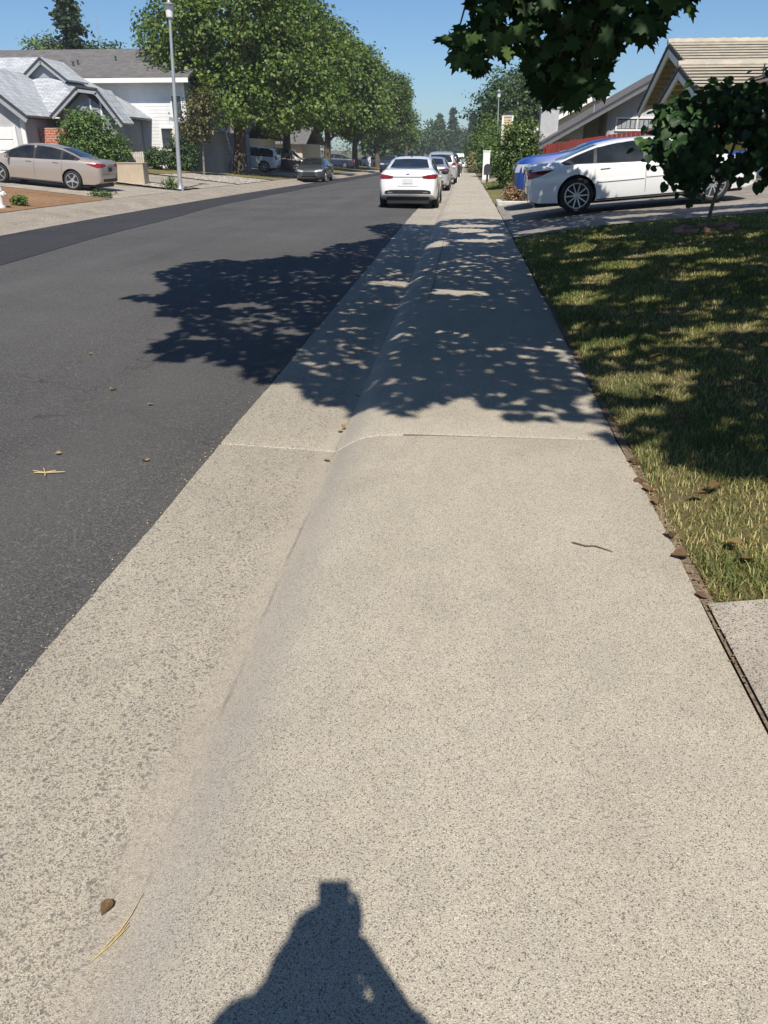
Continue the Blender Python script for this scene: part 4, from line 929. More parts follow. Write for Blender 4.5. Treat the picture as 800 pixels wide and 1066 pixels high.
def vehicle(label, cat, loc, heading, sp, paint_, name='parked_car', group=None, detail=2, pitch=0.0, spokes=5, twin=False, extra=None, plate=True, plate_mat='plate', roof_mat=None):
    """x forward, y left. detail 2: everything, 1: far"""
    t = thing(name, label, cat, loc, (0, -pitch, heading), group)
    t.rotation_euler = (Matrix.Rotation(heading, 3, 'Z') @ Matrix.Rotation(-pitch, 3, 'Y')).to_euler()
    bm = car_body_bm(sp); bvh = BVHTree.FromBMesh(bm)
    me = bpy.data.meshes.new('body'); bm.to_mesh(me); bm.free(); me.materials.append(paint_); me.materials.append(M['black'])
    body = mesh_obj('body', me)
    xw = shift_wheels(sp); r = sp['wr']; wmax = max(p[1] for p in sp['w'])
    if True:
        bm = bmesh.new()
        for x in xw:
            for s in (-1, 1):
                y0, y1 = (0.52, 1.3) if s > 0 else (-1.3, -0.52)
                lathe(bm, [(r + 0.055, y0), (r + 0.055, y1)], 30, 'y', (x, 0, r + 0.01), mi=1)
        bmesh.ops.recalc_face_normals(bm, faces=bm.faces)
        cm = bpy.data.meshes.new('cut'); bm.to_mesh(cm); bm.free(); cm.materials.append(paint_); cm.materials.append(M['black'])
        apply_cut(body, mesh_obj('cut', cm)); body.parent = t
    body.data.shade_smooth(); body.data.set_sharp_from_angle(angle=R(38))
    P = lambda *a, **k: patch_bm(*a, **k)
    tops = sp['top']; zt = lambda x: smooth(tops, x); bl = lambda x: min(smooth(sp['belt'], x), zt(x) - 0.035)
    body_part = lambda nm, b, m: bm_obj(nm, b, m, t, 40)
    g = sp['glass']
    # side glass: front door, rear door, quarter
    for s in (1, -1):
        b = bmesh.new()
        P(b, bvh, [(x, zt(x) - g['drop']) if not isinstance(x, tuple) else x for x in g['outer_top']], [(x, bl(x) + 0.012) for x in g['outer_bot']], 'y', s, 16, 5, off=0.003)
        tr = body_part('window_surround', b, M['black'])
        for tp, bt in g['panes']:
            b = bmesh.new()
            P(b, bvh, [(x, zt(x) - g['drop'] - 0.02) if not isinstance(x, tuple) else x for x in tp], [(x, bl(x) + 0.03) for x in bt], 'y', s, 8, 5, off=0.009)
            bm_obj('window', b, M['glass'], t, 40)
    for nm, (tp, bt), s in (('windshield', g['front'], 1), ('rear_window', g['rear'], -1)):
        b = bmesh.new()
        P(b, bvh, [(-tp[0], tp[1] - 0.015), (-tp[0] * 0.5, tp[1]), (0, tp[1] + 0.004), (tp[0] * 0.5, tp[1]), (tp[0], tp[1] - 0.015)], [(-bt[0], bt[1]), (-bt[0] * 0.5, bt[1] - 0.012), (0, bt[1] - 0.016), (bt[0] * 0.5, bt[1] - 0.012), (bt[0], bt[1])], 'x', s, 12, 8, off=0.007)
        body_part(nm, b, M['glass'])
    L = sp['lamps']
    for s in (1, -1):
        for nm, key, m, sx in (('taillight', 'tail', 'lens_red', -1), ('headlight', 'head', 'lens_clear', 1)):
            b = bmesh.new()
            tp, bt = L[key]                                   # (y, z) outlines from inboard to outboard, seen from the end
            P(b, bvh, [(y * s, z) for y, z in tp], [(y * s, z) for y, z in bt], 'x', sx, 8, 4, off=0.008)
            if key + '_side' in L:
                tp, bt = L[key + '_side']
                P(b, bvh, tp, bt, 'y', s, 8, 4, off=0.008)
            body_part(nm, b, M[m])
    b = bmesh.new(); P(b, bvh, *L['grille'], 'x', 1, 10, 4, off=0.006); body_part('grille', b, M['black'])
    b = bmesh.new(); P(b, bvh, *L['rear_low'], 'x', -1, 10, 3, off=0.006); body_part('rear_valance', b, M['black'])
    if plate:
        b = bmesh.new(); y, z = 0.155, L['plate_z']; P(b, bvh, [(-y, z + 0.07), (y, z + 0.07)], [(-y, z - 0.07), (y, z - 0.07)], 'x', -1, 4, 2, off=0.014); body_part('licence_plate', b, M[plate_mat])
    if detail >= 2:
        for s in (1, -1):
            for x in L['doors']:
                b = bmesh.new(); zlo = lin(sp['zb'], 0) + 0.12
                P(b, bvh, [(x - 0.004, bl(x)), (x + 0.004, bl(x))], [(x - 0.004, zlo), (x + 0.004, zlo)], 'y', s, 1, 12, off=0.002); body_part('door_seam', b, M['black'])
            for x in L['handles']:
                b = bmesh.new(); z = bl(x) - 0.075
                P(b, bvh, [(x - 0.1, z + 0.017), (x + 0.1, z + 0.022)], [(x - 0.1, z - 0.012), (x + 0.1, z - 0.007)], 'y', s, 6, 2, off=0.028, skirt=0.01); body_part('door_handle', b, paint_)
            if L.get('mould'):
                b = bmesh.new()
                for x0, x1, z in L['mould']: P(b, bvh, [(x0, z + 0.02), (x1, z + 0.02)], [(x0, z - 0.015), (x1, z - 0.015)], 'y', s, 10, 2, off=0.016)
                body_part('side_moulding', b, paint_)
            b = bmesh.new(); zl = lin(sp['zb'], 0)
            P(b, bvh, [(xw[0] + r + 0.07, zl + 0.055), (xw[1] - r - 0.07, zl + 0.055)], [(xw[0] + r + 0.07, zl + 0.012), (xw[1] - r - 0.07, zl + 0.012)], 'y', s, 10, 2, off=0.006); body_part('sill', b, M['black'])
        b = bmesh.new()
        for z, y in L['trunk_lines']: P(b, bvh, [(-y, z + 0.005), (y, z + 0.005)], [(-y, z - 0.005), (y, z - 0.005)], 'x', -1, 10, 1, off=0.002)
        body_part('trunk_seam', b, M['black'])
        b = bmesh.new(); z = L['badge']; P(b, bvh, [(-0.07, z), (-0.035, z + 0.028), (0.035, z + 0.028), (0.07, z)], [(-0.07, z), (-0.035, z - 0.028), (0.035, z - 0.028), (0.07, z)], 'x', -1, 6, 2, off=0.008); body_part('badge', b, M['chrome'])
    for s in (1, -1):   # mirrors
        x = g['mirror']; z = bl(x) + 0.07; y = smooth(sp['w'], x) * s
        b = bmesh.new()
        lathe(b, [(0.0, -0.115), (0.055, -0.10), (0.078, -0.04), (0.08, 0.04), (0.06, 0.10), (0.0, 0.115)], 12, 'y')
        for v in b.verts: v.co.x = v.co.x * 0.7 if v.co.x > 0 else v.co.x * 0.45
        bar(b, (0, -0.12 * s, -0.04), (0.0, -0.02 * s, -0.03), 0.05, 0.04)
        m = bm_obj('mirror', b, sp.get('mirror_mat') or paint_, t, 40); m.location = (x, y + 0.11 * s, z)
    w_ = 0.215
    ty, rm = wheel_meshes(r, w_, spokes, twin)
    for x in xw:
        for s in (1, -1):
            wv = mesh_obj('wheel', ty, t); wv.location = (x, s * (wmax - 0.107), r)
            if s < 0: wv.rotation_euler.z = math.pi
            wv.rotation_euler.y = random.uniform(0, 6) if s > 0 else 0
            mesh_obj('rim', rm, wv)
    b = bmesh.new(); box(b, sp['xr'] + 0.14, sp['xf'] - 0.3, -0.64, 0.64, lin(sp['zb'], 0) - 0.04, lin(sp['zb'], 0) + 0.22, 0.02); bm_obj('underbody', b, M['black'], t)
    if extra: extra(t, bvh, sp)
    return t
SEDAN['glass'] = dict(drop=0.055, outer_top=[-1.72, -1.35, -0.85, -0.3, 0.25, 0.55, 0.98, 1.18], outer_bot=[-1.62, -1.2, -0.8, -0.3, 0.2, 0.6, 0.95, 1.16],
    panes=[([0.06, 0.3, 0.55, 0.95], [0.06, 0.35, 0.65, 1.04]), ([-0.95, -0.6, -0.3, -0.03], [-0.98, -0.6, -0.3, -0.03]), ([-1.52, -1.3, -1.02], [-1.45, -1.25, -1.05])],
    front=((0.54, 1.375), (0.68, 1.045)), rear=((0.50, 1.385), (0.60, 1.15)), mirror=0.95)
SEDAN['lamps'] = dict(tail=([(0.40, 0.965), (0.62, 0.985), (0.80, 0.985)], [(0.40, 0.90), (0.62, 0.87), (0.80, 0.85)]),
    tail_side=([(-2.38, 0.975), (-2.2, 0.965), (-1.95, 0.945)], [(-2.38, 0.83), (-2.2, 0.875), (-1.95, 0.935)]),
    head=([(0.36, 0.70), (0.55, 0.74), (0.72, 0.77)], [(0.36, 0.63), (0.55, 0.64), (0.72, 0.66)]), head_side=([(1.85, 0.80), (2.1, 0.755), (2.2, 0.73)], [(1.85, 0.79), (2.1, 0.67), (2.2, 0.64)]),
    grille=([(-0.36, 0.62), (0.36, 0.62)], [(-0.42, 0.40), (0.42, 0.40)]), rear_low=([(-0.62, 0.47), (0.62, 0.47)], [(-0.60, 0.37), (0.60, 0.37)]),
    plate_z=0.79, doors=[0.02, -1.02, 1.08], handles=[-0.80, 0.22], trunk_lines=[(0.90, 0.4), (0.62, 0.62)], badge=0.965)
SUV['glass'] = dict(drop=0.075, outer_top=[(-2.2, 1.50), (-1.9, 1.68), -1.3, -0.3, 0.3, 0.65, 1.0, 1.22], outer_bot=[-2.22, -1.9, -1.3, -0.3, 0.3, 0.7, 1.0, 1.24],
    panes=[([0.1, 0.35, 0.6, 1.0], [0.1, 0.4, 0.75, 1.12]), ([-1.0, -0.6, -0.3, 0.0], [-1.0, -0.6, -0.3, 0.0]), ([(-2.1, 1.5), -1.85, -1.12], [-2.12, -1.6, -1.12])],
    front=((0.62, 1.66), (0.76, 1.30)), rear=((0.58, 1.62), (0.66, 1.22)), mirror=1.0)
SUV['lamps'] = dict(tail=([(0.66, 1.16), (0.74, 1.20), (0.84, 1.18)], [(0.60, 0.98), (0.72, 0.95), (0.86, 0.93)]), tail_side=([(-2.42, 1.2), (-2.2, 1.16)], [(-2.42, 0.95), (-2.25, 0.98)]),
    head=([(0.42, 0.92), (0.6, 0.95), (0.80, 0.96)], [(0.42, 0.82), (0.6, 0.81), (0.80, 0.82)]), head_side=([(1.95, 0.97), (2.3, 0.94)], [(2.0, 0.86), (2.3, 0.80)]),
    grille=([(-0.40, 0.92), (0.40, 0.92)], [(-0.44, 0.62), (0.44, 0.62)]), rear_low=([(-0.7, 0.56), (0.7, 0.56)], [(-0.68, 0.45), (0.68, 0.45)]),
    plate_z=0.88, doors=[0.05, -1.06, 1.15], handles=[-0.85, 0.28], trunk_lines=[(0.66, 0.7)], badge=1.08)
TRUCK['glass'] = dict(drop=0.08, outer_top=[-0.78, -0.3, 0.3, 0.7, 1.05, 1.28], outer_bot=[-0.86, -0.3, 0.3, 0.8, 1.1, 1.30],
    panes=[([0.32, 0.5, 0.7, 1.04], [0.32, 0.5, 0.8, 1.18]), ([-0.72, -0.3, 0.22], [-0.78, -0.3, 0.22])],
    front=((0.62, 1.52), (0.76, 1.36)), rear=((0.58, 1.49), (0.64, 1.37)), mirror=1.1)
TRUCK['lamps'] = dict(SUV['lamps'], head=([(0.46, 1.10), (0.62, 1.12), (0.80, 1.11)], [(0.46, 0.90), (0.62, 0.90), (0.80, 0.91)]), head_side=([(2.2, 1.12), (2.5, 1.10)], [(2.3, 0.95), (2.5, 0.90)]),
    grille=([(-0.44, 1.10), (0.44, 1.10)], [(-0.62, 0.55), (0.62, 0.55)]), doors=[0.27, -0.84, 1.25], handles=[-0.6, 0.45], tail=([(0.74, 0.86), (0.82, 0.86)], [(0.74, 0.7), (0.82, 0.7)]), trunk_lines=[(0.7, 0.6)], badge=0.8, plate_z=0.66)
def low(sp, k):
    zz = lambda v: v * k
    sp = dict(sp); sp['top'] = [(a, zz(b)) for a, b in sp['top']]; sp['belt'] = [(a, zz(b)) for a, b in sp['belt']]
    def sc(o): return tuple(sc(i) for i in o) if isinstance(o, tuple) and isinstance(o[0], (tuple, list)) else [(p[0], p[1] * k) for p in o] if isinstance(o, list) else (o[0], o[1] * k)
    L = {}
    for q, v in sp['lamps'].items():
        if q in ('doors', 'handles', 'mould'):
            L[q] = v; continue
        L[q] = sc(v) if isinstance(v, tuple) else ([(z * k, y) for z, y in v] if q == 'trunk_lines' else v * k if q in ('plate_z', 'badge') else v)
    sp['lamps'] = L; g = dict(sp['glass']); g['front'] = sc(g['front']); g['rear'] = sc(g['rear']); sp['glass'] = g
    return sp
SUV['lamps'].pop('tail_side', None); TRUCK['lamps'].pop('tail_side', None)

TRUCK = low(TRUCK, 0.885)
# white sedan nose-up on the right driveway
CAM = dict(SEDAN, wr=0.352, xr=-2.40); CAM['lamps'] = dict(SEDAN['lamps'], mould=[(-0.98, 0.0, 0.60), (0.04, 1.0, 0.62)],
   tail_side=([(-2.40, 0.94), (-2.2, 0.945), (-1.88, 0.955)], [(-2.40, 0.79), (-2.2, 0.82), (-1.88, 0.94)]))
vehicle('white sedan parked across the driveway behind the young tree', 'car', (3.79, 18.9, 0.385), 0.0, low(CAM, 0.945), M['p_white'], pitch=math.atan(0.0876), spokes=10, twin=False, plate=True)
vehicle('blue pickup truck nose out beyond the white sedan', 'truck', (3.98, 22.3, G(3.98, 22.3) + 0.03), math.pi, TRUCK, M['p_blue'], 'pickup_truck', pitch=-0.08, spokes=6, detail=2)
# champagne sedan
vehicle('champagne sedan parked nose-in on the left driveway by the bare dirt', 'car', (-15.8, 30.4, G(-15.8, 30.4)), math.pi, dict(SEDAN), M['p_champ'], pitch=math.atan(0.088), spokes=5, plate_mat='black')
# right kerb line, seen from behind
KIA = dict(SEDAN); KIA['zb'] = [(-2.46, 0.40), (-2.1, 0.30), (-1.5, 0.2), (1.5, 0.2), (2.1, 0.22), (2.37, 0.27)]; KIA['top'] = [(a, b + (0.02 if a < -1.7 else 0)) for a, b in SEDAN['top']]
KIA['lamps'] = dict(SEDAN['lamps'], tail=([(0.42, 0.93), (0.6, 0.965), (0.82, 0.985)], [(0.45, 0.875), (0.6, 0.86), (0.82, 0.86)]), tail_side=([(-2.40, 0.98), (-2.2, 0.975), (-2.05, 0.96)], [(-2.40, 0.86), (-2.2, 0.89), (-2.05, 0.94)]),
    rear_low=([(-0.68, 0.53), (-0.5, 0.56), (0.5, 0.56), (0.68, 0.53)], [(-0.70, 0.45), (-0.5, 0.445), (0.5, 0.445), (0.70, 0.45)]), plate_z=0.80, trunk_lines=[(0.905, 0.42), (0.66, 0.3)], badge=1.0)
KIA['mirror_mat'] = M['black']
def exhaust(t, bvh, sp):
    for s in (1, -1):
        b = bmesh.new(); P_ = [(0.46 * s, 0.50), (0.60 * s, 0.50)]; patch_bm(b, bvh, P_, [(0.46 * s, 0.47), (0.60 * s, 0.47)], 'x', -1, 4, 2, off=0.02); bm_obj('exhaust_tip', b, M['chrome'], t)
    b = bmesh.new(); patch_bm(b, bvh, [(-0.42, 0.925), (0.42, 0.925)], [(-0.42, 0.908), (0.42, 0.908)], 'x', -1, 10, 1, off=0.012); bm_obj('trim_strip', b, M['chrome'], t)
    b = bmesh.new(); lathe(b, [(0.03, 0), (0.02, 0.05), (0.004, 0.07)], 8); o = bm_obj('antenna', b, M['black'], t); o.location = (-0.7, 0, smooth(sp['top'], -0.7) - 0.005)
vehicle('white sedan parked at the right curb, nearest car in its line', 'car', (-1.71, 27.35, gz(27.35) - 0.105), math.pi / 2, KIA, M['p_white'], spokes=10, extra=exhaust, group='cars parked along the right curb')
vehicle('silver sedan parked right ahead of the white sedan at the curb', 'car', (-1.63, 41.4, gz(41.4) - 0.107), math.pi / 2, dict(SEDAN), M['p_silver'], spokes=7, group='cars parked along the right curb')
vehicle('silver sport utility vehicle parked in front of the silver sedan', 'suv', (-1.45, 51.5, gz(51.5) - 0.107), math.pi / 2, dict(SUV), M['p_silver'], spokes=5, detail=1, group='cars parked along the right curb', plate=True)
vehicle('black sport utility vehicle parked beyond the silver one at the right curb', 'suv', (-1.4, 68, gz(68) - 0.107), math.pi / 2, dict(SUV), M['p_black'], detail=1, group='cars parked along the right curb')
vehicle('dark grey sedan farthest of the cars lined up at the right curb', 'car', (-1.3, 84, gz(84) - 0.107), math.pi / 2, dict(SEDAN), M['p_grey'], detail=1, group='cars parked along the right curb')
VAN = dict(SUV); VAN['top'] = [(a, b * 1.22 if -2.3 < a < 0.9 else b) for a, b in SUV['top']]
vehicle('white van far down the street at the right curb', 'van', (-1.0, 128, gz(128) - 0.107), -math.pi / 2, VAN, M['p_white'], 'van', detail=1)
# left side of the street
vehicle('dark grey sedan parked at the left curb facing the camera', 'car', (-9.85, 54.6, gz(54.6) - 0.107), -math.pi / 2, dict(SEDAN), M['p_grey'], spokes=7, group='cars parked along the left curb')
vehicle('dark sport utility vehicle at the left curb seen above the white sedan roof', 'suv', (-8.9, 98, gz(98) - 0.107), -math.pi / 2, dict(SUV), M['p_navy'], detail=1, group='cars parked along the left curb')
vehicle('silver sedan at the left curb far beyond, seen above the white sedan roof', 'car', (-8.9, 122, gz(122) - 0.107), -math.pi / 2, dict(SEDAN), M['p_silver'], detail=1, group='cars parked along the left curb')
vehicle('white sport utility vehicle parked nose-in under the tallest street tree', 'suv', (-16.95, 64.2, G(-16.95, 64.2) + 0.02), math.pi, dict(SUV, wb=3.1), M['p_white'], pitch=0.08, spokes=6)
vehicle('black sport utility vehicle parked in the shade right of the white SUV', 'suv', (-15.2, 68.6, G(-15.2, 68.6) + 0.02), 0.0, dict(SUV), M['p_black'], pitch=-0.08, spokes=6, detail=1)
vehicle('navy sedan parked nose-in beyond the dark grey sedan', 'car', (-16.3, 104, G(-16.3, 104)), math.pi, dict(SEDAN), M['p_navy'], pitch=0.08, spokes=5, detail=1)
vehicle('white sedan parked in a far driveway beyond the white post', 'car', (-15.2, 133, G(-15.2, 133)), math.pi * 0.9, dict(SEDAN), M['p_white'], pitch=0.08, detail=1)
# ------------------------------------------------------------------ houses
def part(name, parent, mats, fn, smooth=None):
    bm = bmesh.new(); fn(bm); return bm_obj(name, bm, mats, parent, smooth)
def house(name, label): return thing(name, label, 'house')
def window(parent, x0, x1, y, z0, z1, face=-1, frame=0.09, mullion=1, curtain=False):
    """window in a wall facing -y at y"""
    def fr(b):
        f = frame
        box(b, x0 - f, x1 + f, y - 0.05, y + 0.05, z1, z1 + f); box(b, x0 - f, x1 + f, y - 0.05, y + 0.05, z0 - f, z0)
        box(b, x0 - f, x0, y - 0.05, y + 0.05, z0, z1); box(b, x1, x1 + f, y - 0.05, y + 0.05, z0, z1)
        for k in range(mullion):
            xm = x0 + (x1 - x0) * (k + 1) / (mullion + 1); box(b, xm - 0.02, xm + 0.02, y - 0.035, y + 0.03, z0, z1)
    w = part('window', parent, M['trim'], fr)
    part('pane', w, M['win'], lambda b: box(b, x0, x1, y - 0.015, y + 0.012, z0, z1))
    if curtain:
        def cu(b):
            n = 9
            for k in range(n):
                xa = x0 + (x1 - x0) * (k + 0.08) / n; xb = x0 + (x1 - x0) * (k + 0.9 + 0.08 * math.sin(k * 2.1)) / n
                box(b, xa, xb, y - 0.025, y - 0.018, z0 + 0.03, z1 - 0.05)
        part('blind', w, M['trim_grey'], cu)
    return w
# --- left house in light grey shingles
h1 = house('shingled_house', 'low blue-grey house with light grey shingle roof and steep front gables')
def f(b):
    prism(b, [(-33.8, 0.2), (-21.0, 0.2), (-21.0, 3.2), (-33.8, 3.2)], 'y', 45.2, 55)
part('wall', h1, M['sid_blue'], f)
def f(b):
    slab(b, [(-34.3, 44.4, 3.32), (-20.3, 44.4, 3.32), (-25, 50, 6.42), (-34.3, 50, 6.42)], 0.14)
    slab(b, [(-34.3, 55.6, 3.32), (-34.3, 50, 6.42), (-25, 50, 6.42), (-20.3, 55.6, 3.32)], 0.14)
    slab(b, [(-20.3, 44.4, 3.32), (-20.3, 55.6, 3.32), (-25, 50, 6.42)], 0.14)
roof1 = part('roof', h1, M['sh_light'], f)
part('fascia', h1, M['trim'], lambda b: box(b, -34.3, -21.7, 44.32, 44.40, 3.02, 3.24))
# front right gable wing
def f(b): prism(b, [(-21.3, 0.2), (-18.5, 0.2), (-18.5, 3.0), (-20.07, 4.24), (-21.3, 3.25)], 'y', 43.85, 44.9)
part('gable_wall', h1, M['sid_blue'], f)
def f(b):
    slab(b, [(-20.07, 43.4, 4.50), (-20.07, 47.2, 4.50), (-21.75, 47.2, 3.16), (-21.75, 43.4, 3.16)], 0.12)
    slab(b, [(-20.07, 43.4, 4.50), (-20.07, 45.3, 4.50), (-19.1, 45.3, 4.38), (-19.1, 43.4, 4.38)], 0.12)
    slab(b, [(-19.1, 43.4, 4.38), (-19.1, 45.3, 4.38), (-17.9, 44.9, 2.78), (-17.9, 43.4, 2.78)], 0.12)
part('gable_roof', h1, M['sh_light'], f)
def f(b):
    bar(b, (-20.07, 43.36, 4.45), (-21.8, 43.36, 3.07), 0.07, 0.10); bar(b, (-20.07, 43.36, 4.46), (-19.05, 43.36, 4.33), 0.07, 0.10); bar(b, (-19.1, 43.36, 4.32), (-17.85, 43.36, 2.66), 0.07, 0.10)
part('rake_edge', h1, M['trim_dark'], f)
def f(b):
    bar(b, (-20.15, 43.39, 4.25), (-21.7, 43.39, 3.02), 0.07, 0.16); bar(b, (-20.1, 43.39, 4.27), (-19.1, 43.39, 4.15), 0.07, 0.14); bar(b, (-19.16, 43.39, 4.16), (-17.98, 43.39, 2.6), 0.07, 0.16)
part('bargeboard', h1, M['trim_grey'], f)
def f(b):
    box(b, -19.75, -19.67, 43.78, 43.84, 2.0, 3.9); box(b, -19.2, -19.12, 43.78, 43.84, 2.0, 3.8); box(b, -19.75, -19.12, 43.77, 43.83, 2.9, 2.98)
part('gable_trim', h1, M['trim'], f)
w = window(h1, -19.65, -19.22, 43.83, 2.1, 2.85, mullion=0, frame=0.05)
# dormer
def f(b): prism(b, [(-25.1, 4.9), (-22.9, 4.9), (-22.95, 5.2), (-23.9, 5.95), (-25.0, 5.15)], 'y', 47.75, 48.6)
part('dormer_wall', h1, M['sid_blue'], f)
def f(b):
    slab(b, [(-23.9, 47.45, 6.18), (-23.9, 50.2, 6.18), (-25.45, 50.2, 5.02), (-25.45, 47.45, 5.02)], 0.1)
    slab(b, [(-23.9, 47.45, 6.18), (-23.9, 50.2, 6.18), (-22.5, 50.2, 5.08), (-22.5, 47.45, 5.08)], 0.1)
part('dormer_roof', h1, M['sh_light'], f)
def f(b): bar(b, (-23.9, 47.41, 6.13), (-25.5, 47.41, 4.93), 0.06, 0.10); bar(b, (-23.9, 47.41, 6.13), (-22.45, 47.41, 4.99), 0.06, 0.10)
part('rake_edge', h1, M['trim_dark'], f)
def f(b): bar(b, (-23.9, 47.45, 5.96), (-25.35, 47.45, 4.9), 0.06, 0.18); bar(b, (-23.9, 47.45, 5.96), (-22.6, 47.45, 4.97), 0.06, 0.18)
part('bargeboard', h1, M['trim_grey'], f)
# left garage gable
def f(b): prism(b, [(-27.6, 0.2), (-22.5, 0.2), (-22.5, 2.95), (-25.05, 5.1), (-27.6, 2.95)], 'y', 41.9, 46)
part('garage_wall', h1, M['sid_grey'], f)
def f(b):
    slab(b, [(-25.05, 41.4, 5.42), (-25.05, 48.2, 5.42), (-22.05, 46.2, 3.08), (-22.05, 41.4, 3.08)], 0.12)
    slab(b, [(-25.05, 41.4, 5.42), (-25.05, 48.2, 5.42), (-28.05, 46.2, 3.08), (-28.05, 41.4, 3.08)], 0.12)
part('garage_roof', h1, M['sh_light'], f)
def f(b): bar(b, (-25.05, 41.36, 5.36), (-21.98, 41.36, 2.97), 0.07, 0.12); bar(b, (-25.05, 41.36, 5.36), (-28.1, 41.36, 2.97), 0.07, 0.12)
part('rake_edge', h1, M['trim_dark'], f)
def f(b): bar(b, (-25.05, 41.39, 5.15), (-22.05, 41.39, 2.82), 0.07, 0.22); bar(b, (-25.05, 41.39, 5.15), (-28.05, 41.39, 2.82), 0.07, 0.22)
part('bargeboard', h1, M['trim_grey'], f)
def f(b):
    box(b, -26.9, -23.1, 41.84, 41.9, 0.4, 2.55)
    for k in range(4):
        for j in range(4): box(b, -26.8 + k * 0.93, -26.0 + k * 0.93, 41.80, 41.845, 0.5 + j * 0.5, 0.92 + j * 0.5)
part('garage_door', h1, M['trim'], f)
def f(b): box(b, -22.68, -22.46, 41.8, 41.9, 0.2, 2.9); box(b, -23.08, -22.98, 41.8, 41.9, 0.3, 2.6)
part('corner_board', h1, M['trim'], f)
part('brick_pier', h1, M['brick'], lambda b: box(b, -22.45, -21.0, 43.2, 43.8, 0.2, 2.55))
def f(b): bar(b, (-22.1, 45.1, 3.0), (-21.9, 45.12, 2.2), 0.07, 0.07); bar(b, (-22.25, 44.4, 3.02), (-22.1, 45.1, 2.98), 0.07, 0.07)
part('downpipe', h1, M['trim_grey'], f)
# --- two-storey house behind
h2 = house('two_storey_house', 'white two-storey house with dark grey roof behind the low shingled house')
part('wall', h2, M['sid_white'], lambda b: box(b, -33, -18.0, 54, 64, 0.0, 5.45))
part('gable_end', h2, M['sid_white'], lambda b: prism(b, [(54, 5.45), (64, 5.45), (59, 7.2)], 'x', -32.8, -18.2))
def f(b):
    slab(b, [(-34, 53.2, 5.62), (-17.4, 53.2, 5.62), (-17.4, 59, 7.75), (-34, 59, 7.75)], 0.16)
    slab(b, [(-34, 64.8, 5.62), (-17.4, 64.8, 5.62), (-17.4, 59, 7.75), (-34, 59, 7.75)], 0.16)
part('roof', h2, M['sh_dark'], f)
part('fascia', h2, M['trim'], lambda b: box(b, -34, -17.4, 53.13, 53.2, 5.3, 5.56))
part('soffit', h2, M['trim_grey'], lambda b: box(b, -33.9, -17.5, 53.21, 54.0, 5.36, 5.42))
for k, (x, y) in enumerate([(-26.6, 55.6), (-25.7, 55.4), (-25.5, 55.7), (-26.4, 55.0), (-23.2, 56.4), (-22.3, 58.6)]):
    z = 5.62 + (y - 53.2) * 0.367
    def f(b): tube(b, [(x, y, z - 0.1), (x, y, z + 0.22)], 0.05, 8); lathe(b, [(0.11, 0), (0.06, 0.07), (0.0, 0.08)], 8, origin=(x, y, z + 0.22))
    part('roof_vent', h2, M['trim_dark'], f)
window(h2, -19.75, -19.05, 53.97, 1.55, 2.75, mullion=0, frame=0.12)
def f(b): box(b, -19.95, -18.85, 53.9, 53.98, 0.1, 1.4)
part('corner_board', h2, M['trim'], lambda b: box(b, -18.12, -17.96, 53.93, 54.02, 0.0, 5.4))
window(h2, -18.85, -18.25, 53.97, 3.35, 4.6, mullion=0, frame=0.08)
# porch roof and garage wing
part('porch_roof', h2, M['sh_dark'], lambda b: slab(b, [(-18.6, 52.6, 3.35), (-18.6, 55.4, 3.35), (-15.9, 55.4, 2.55), (-15.9, 52.6, 2.55)], 0.14))
part('porch_fascia', h2, M['trim_grey'], lambda b: bar(b, (-18.65, 52.56, 3.28), (-15.85, 52.56, 2.46), 0.06, 0.2))
part('garage_wing', h2, M['sid_blue'], lambda b: box(b, -17.9, -16.3, 54.6, 63, 0.0, 2.55))
# --- yellow house, tile roof
hy = house('tile_roof_house', 'mustard yellow house with pale concrete tile roof and white trim')
XG = 7.5
def f(b):
    prism(b, [(28.4, 0.3), (37.0, 0.3), (37.0, 2.95), (33.4, 4.72), (28.4, 3.1)], 'x', XG + 0.25, 22)
    prism(b, [(27.5, 0.3), (31.6, 0.3), (31.6, 2.9), (29.6, 3.68), (27.5, 3.0)], 'x', XG - 0.1, 12)
part('wall', hy, M['stucco_y'], f)
def tiles(b, xa, xb, yr, zr, ye, ze, n):
    """courses of tile from ridge to eave; each a shallow step over the next"""
    for k in range(n):
        s0, s1 = k / n, (k + 1) / n
        y0, z0 = yr + (ye - yr) * s0, zr + (ze - zr) * s0
        y1, z1 = yr + (ye - yr) * (s1 + 0.02), zr + (ze - zr) * (s1 + 0.02)
        dx = (k % 2) * 0.12; m = int((xb - xa) / 0.36); 
        A = [(xa, y0, z0 + 0.005), (xa, y1, z1 + 0.085), (xb, y1, z1 + 0.085), (xb, y0, z0 + 0.005)]
        lo = [(p[0], p[1], p[2] - 0.035) for p in A]
        v = [b.verts.new(p) for p in A + lo]
        for q in ((0, 1, 2, 3), (7, 6, 5, 4), (0, 4, 5, 1), (1, 5, 6, 2), (2, 6, 7, 3), (3, 7, 4, 0)): b.faces.new([v[i] for i in q])
def f(b):
    tiles(b, XG - 0.35, 22.3, 33.4, 5.0, 28.0, 3.36, 14); tiles(b, XG - 0.35, 22.3, 33.4, 5.0, 37.6, 3.05, 12)
part('roof', hy, M['tile'], f)
def f(b):
    tiles(b, XG - 0.75, 12.5, 29.6, 3.97, 27.0, 3.18, 7); tiles(b, XG - 0.75, 12.5, 29.6, 3.97, 31.9, 3.05, 6)
part('lower_roof', hy, M['tile'], f)
for x0, x1, y, z in ((XG - 0.38, 22, 33.4, 5.03), (XG - 0.78, 9.4, 29.6, 4.0)):
    def f(b):
        k = x0
        while k < x1:
            tube(b, [(k, y, z), (k + 0.42, y, z + 0.012)], [0.115, 0.13], 8); k += 0.40
    part('ridge_tiles', hy, M['tile'], f)
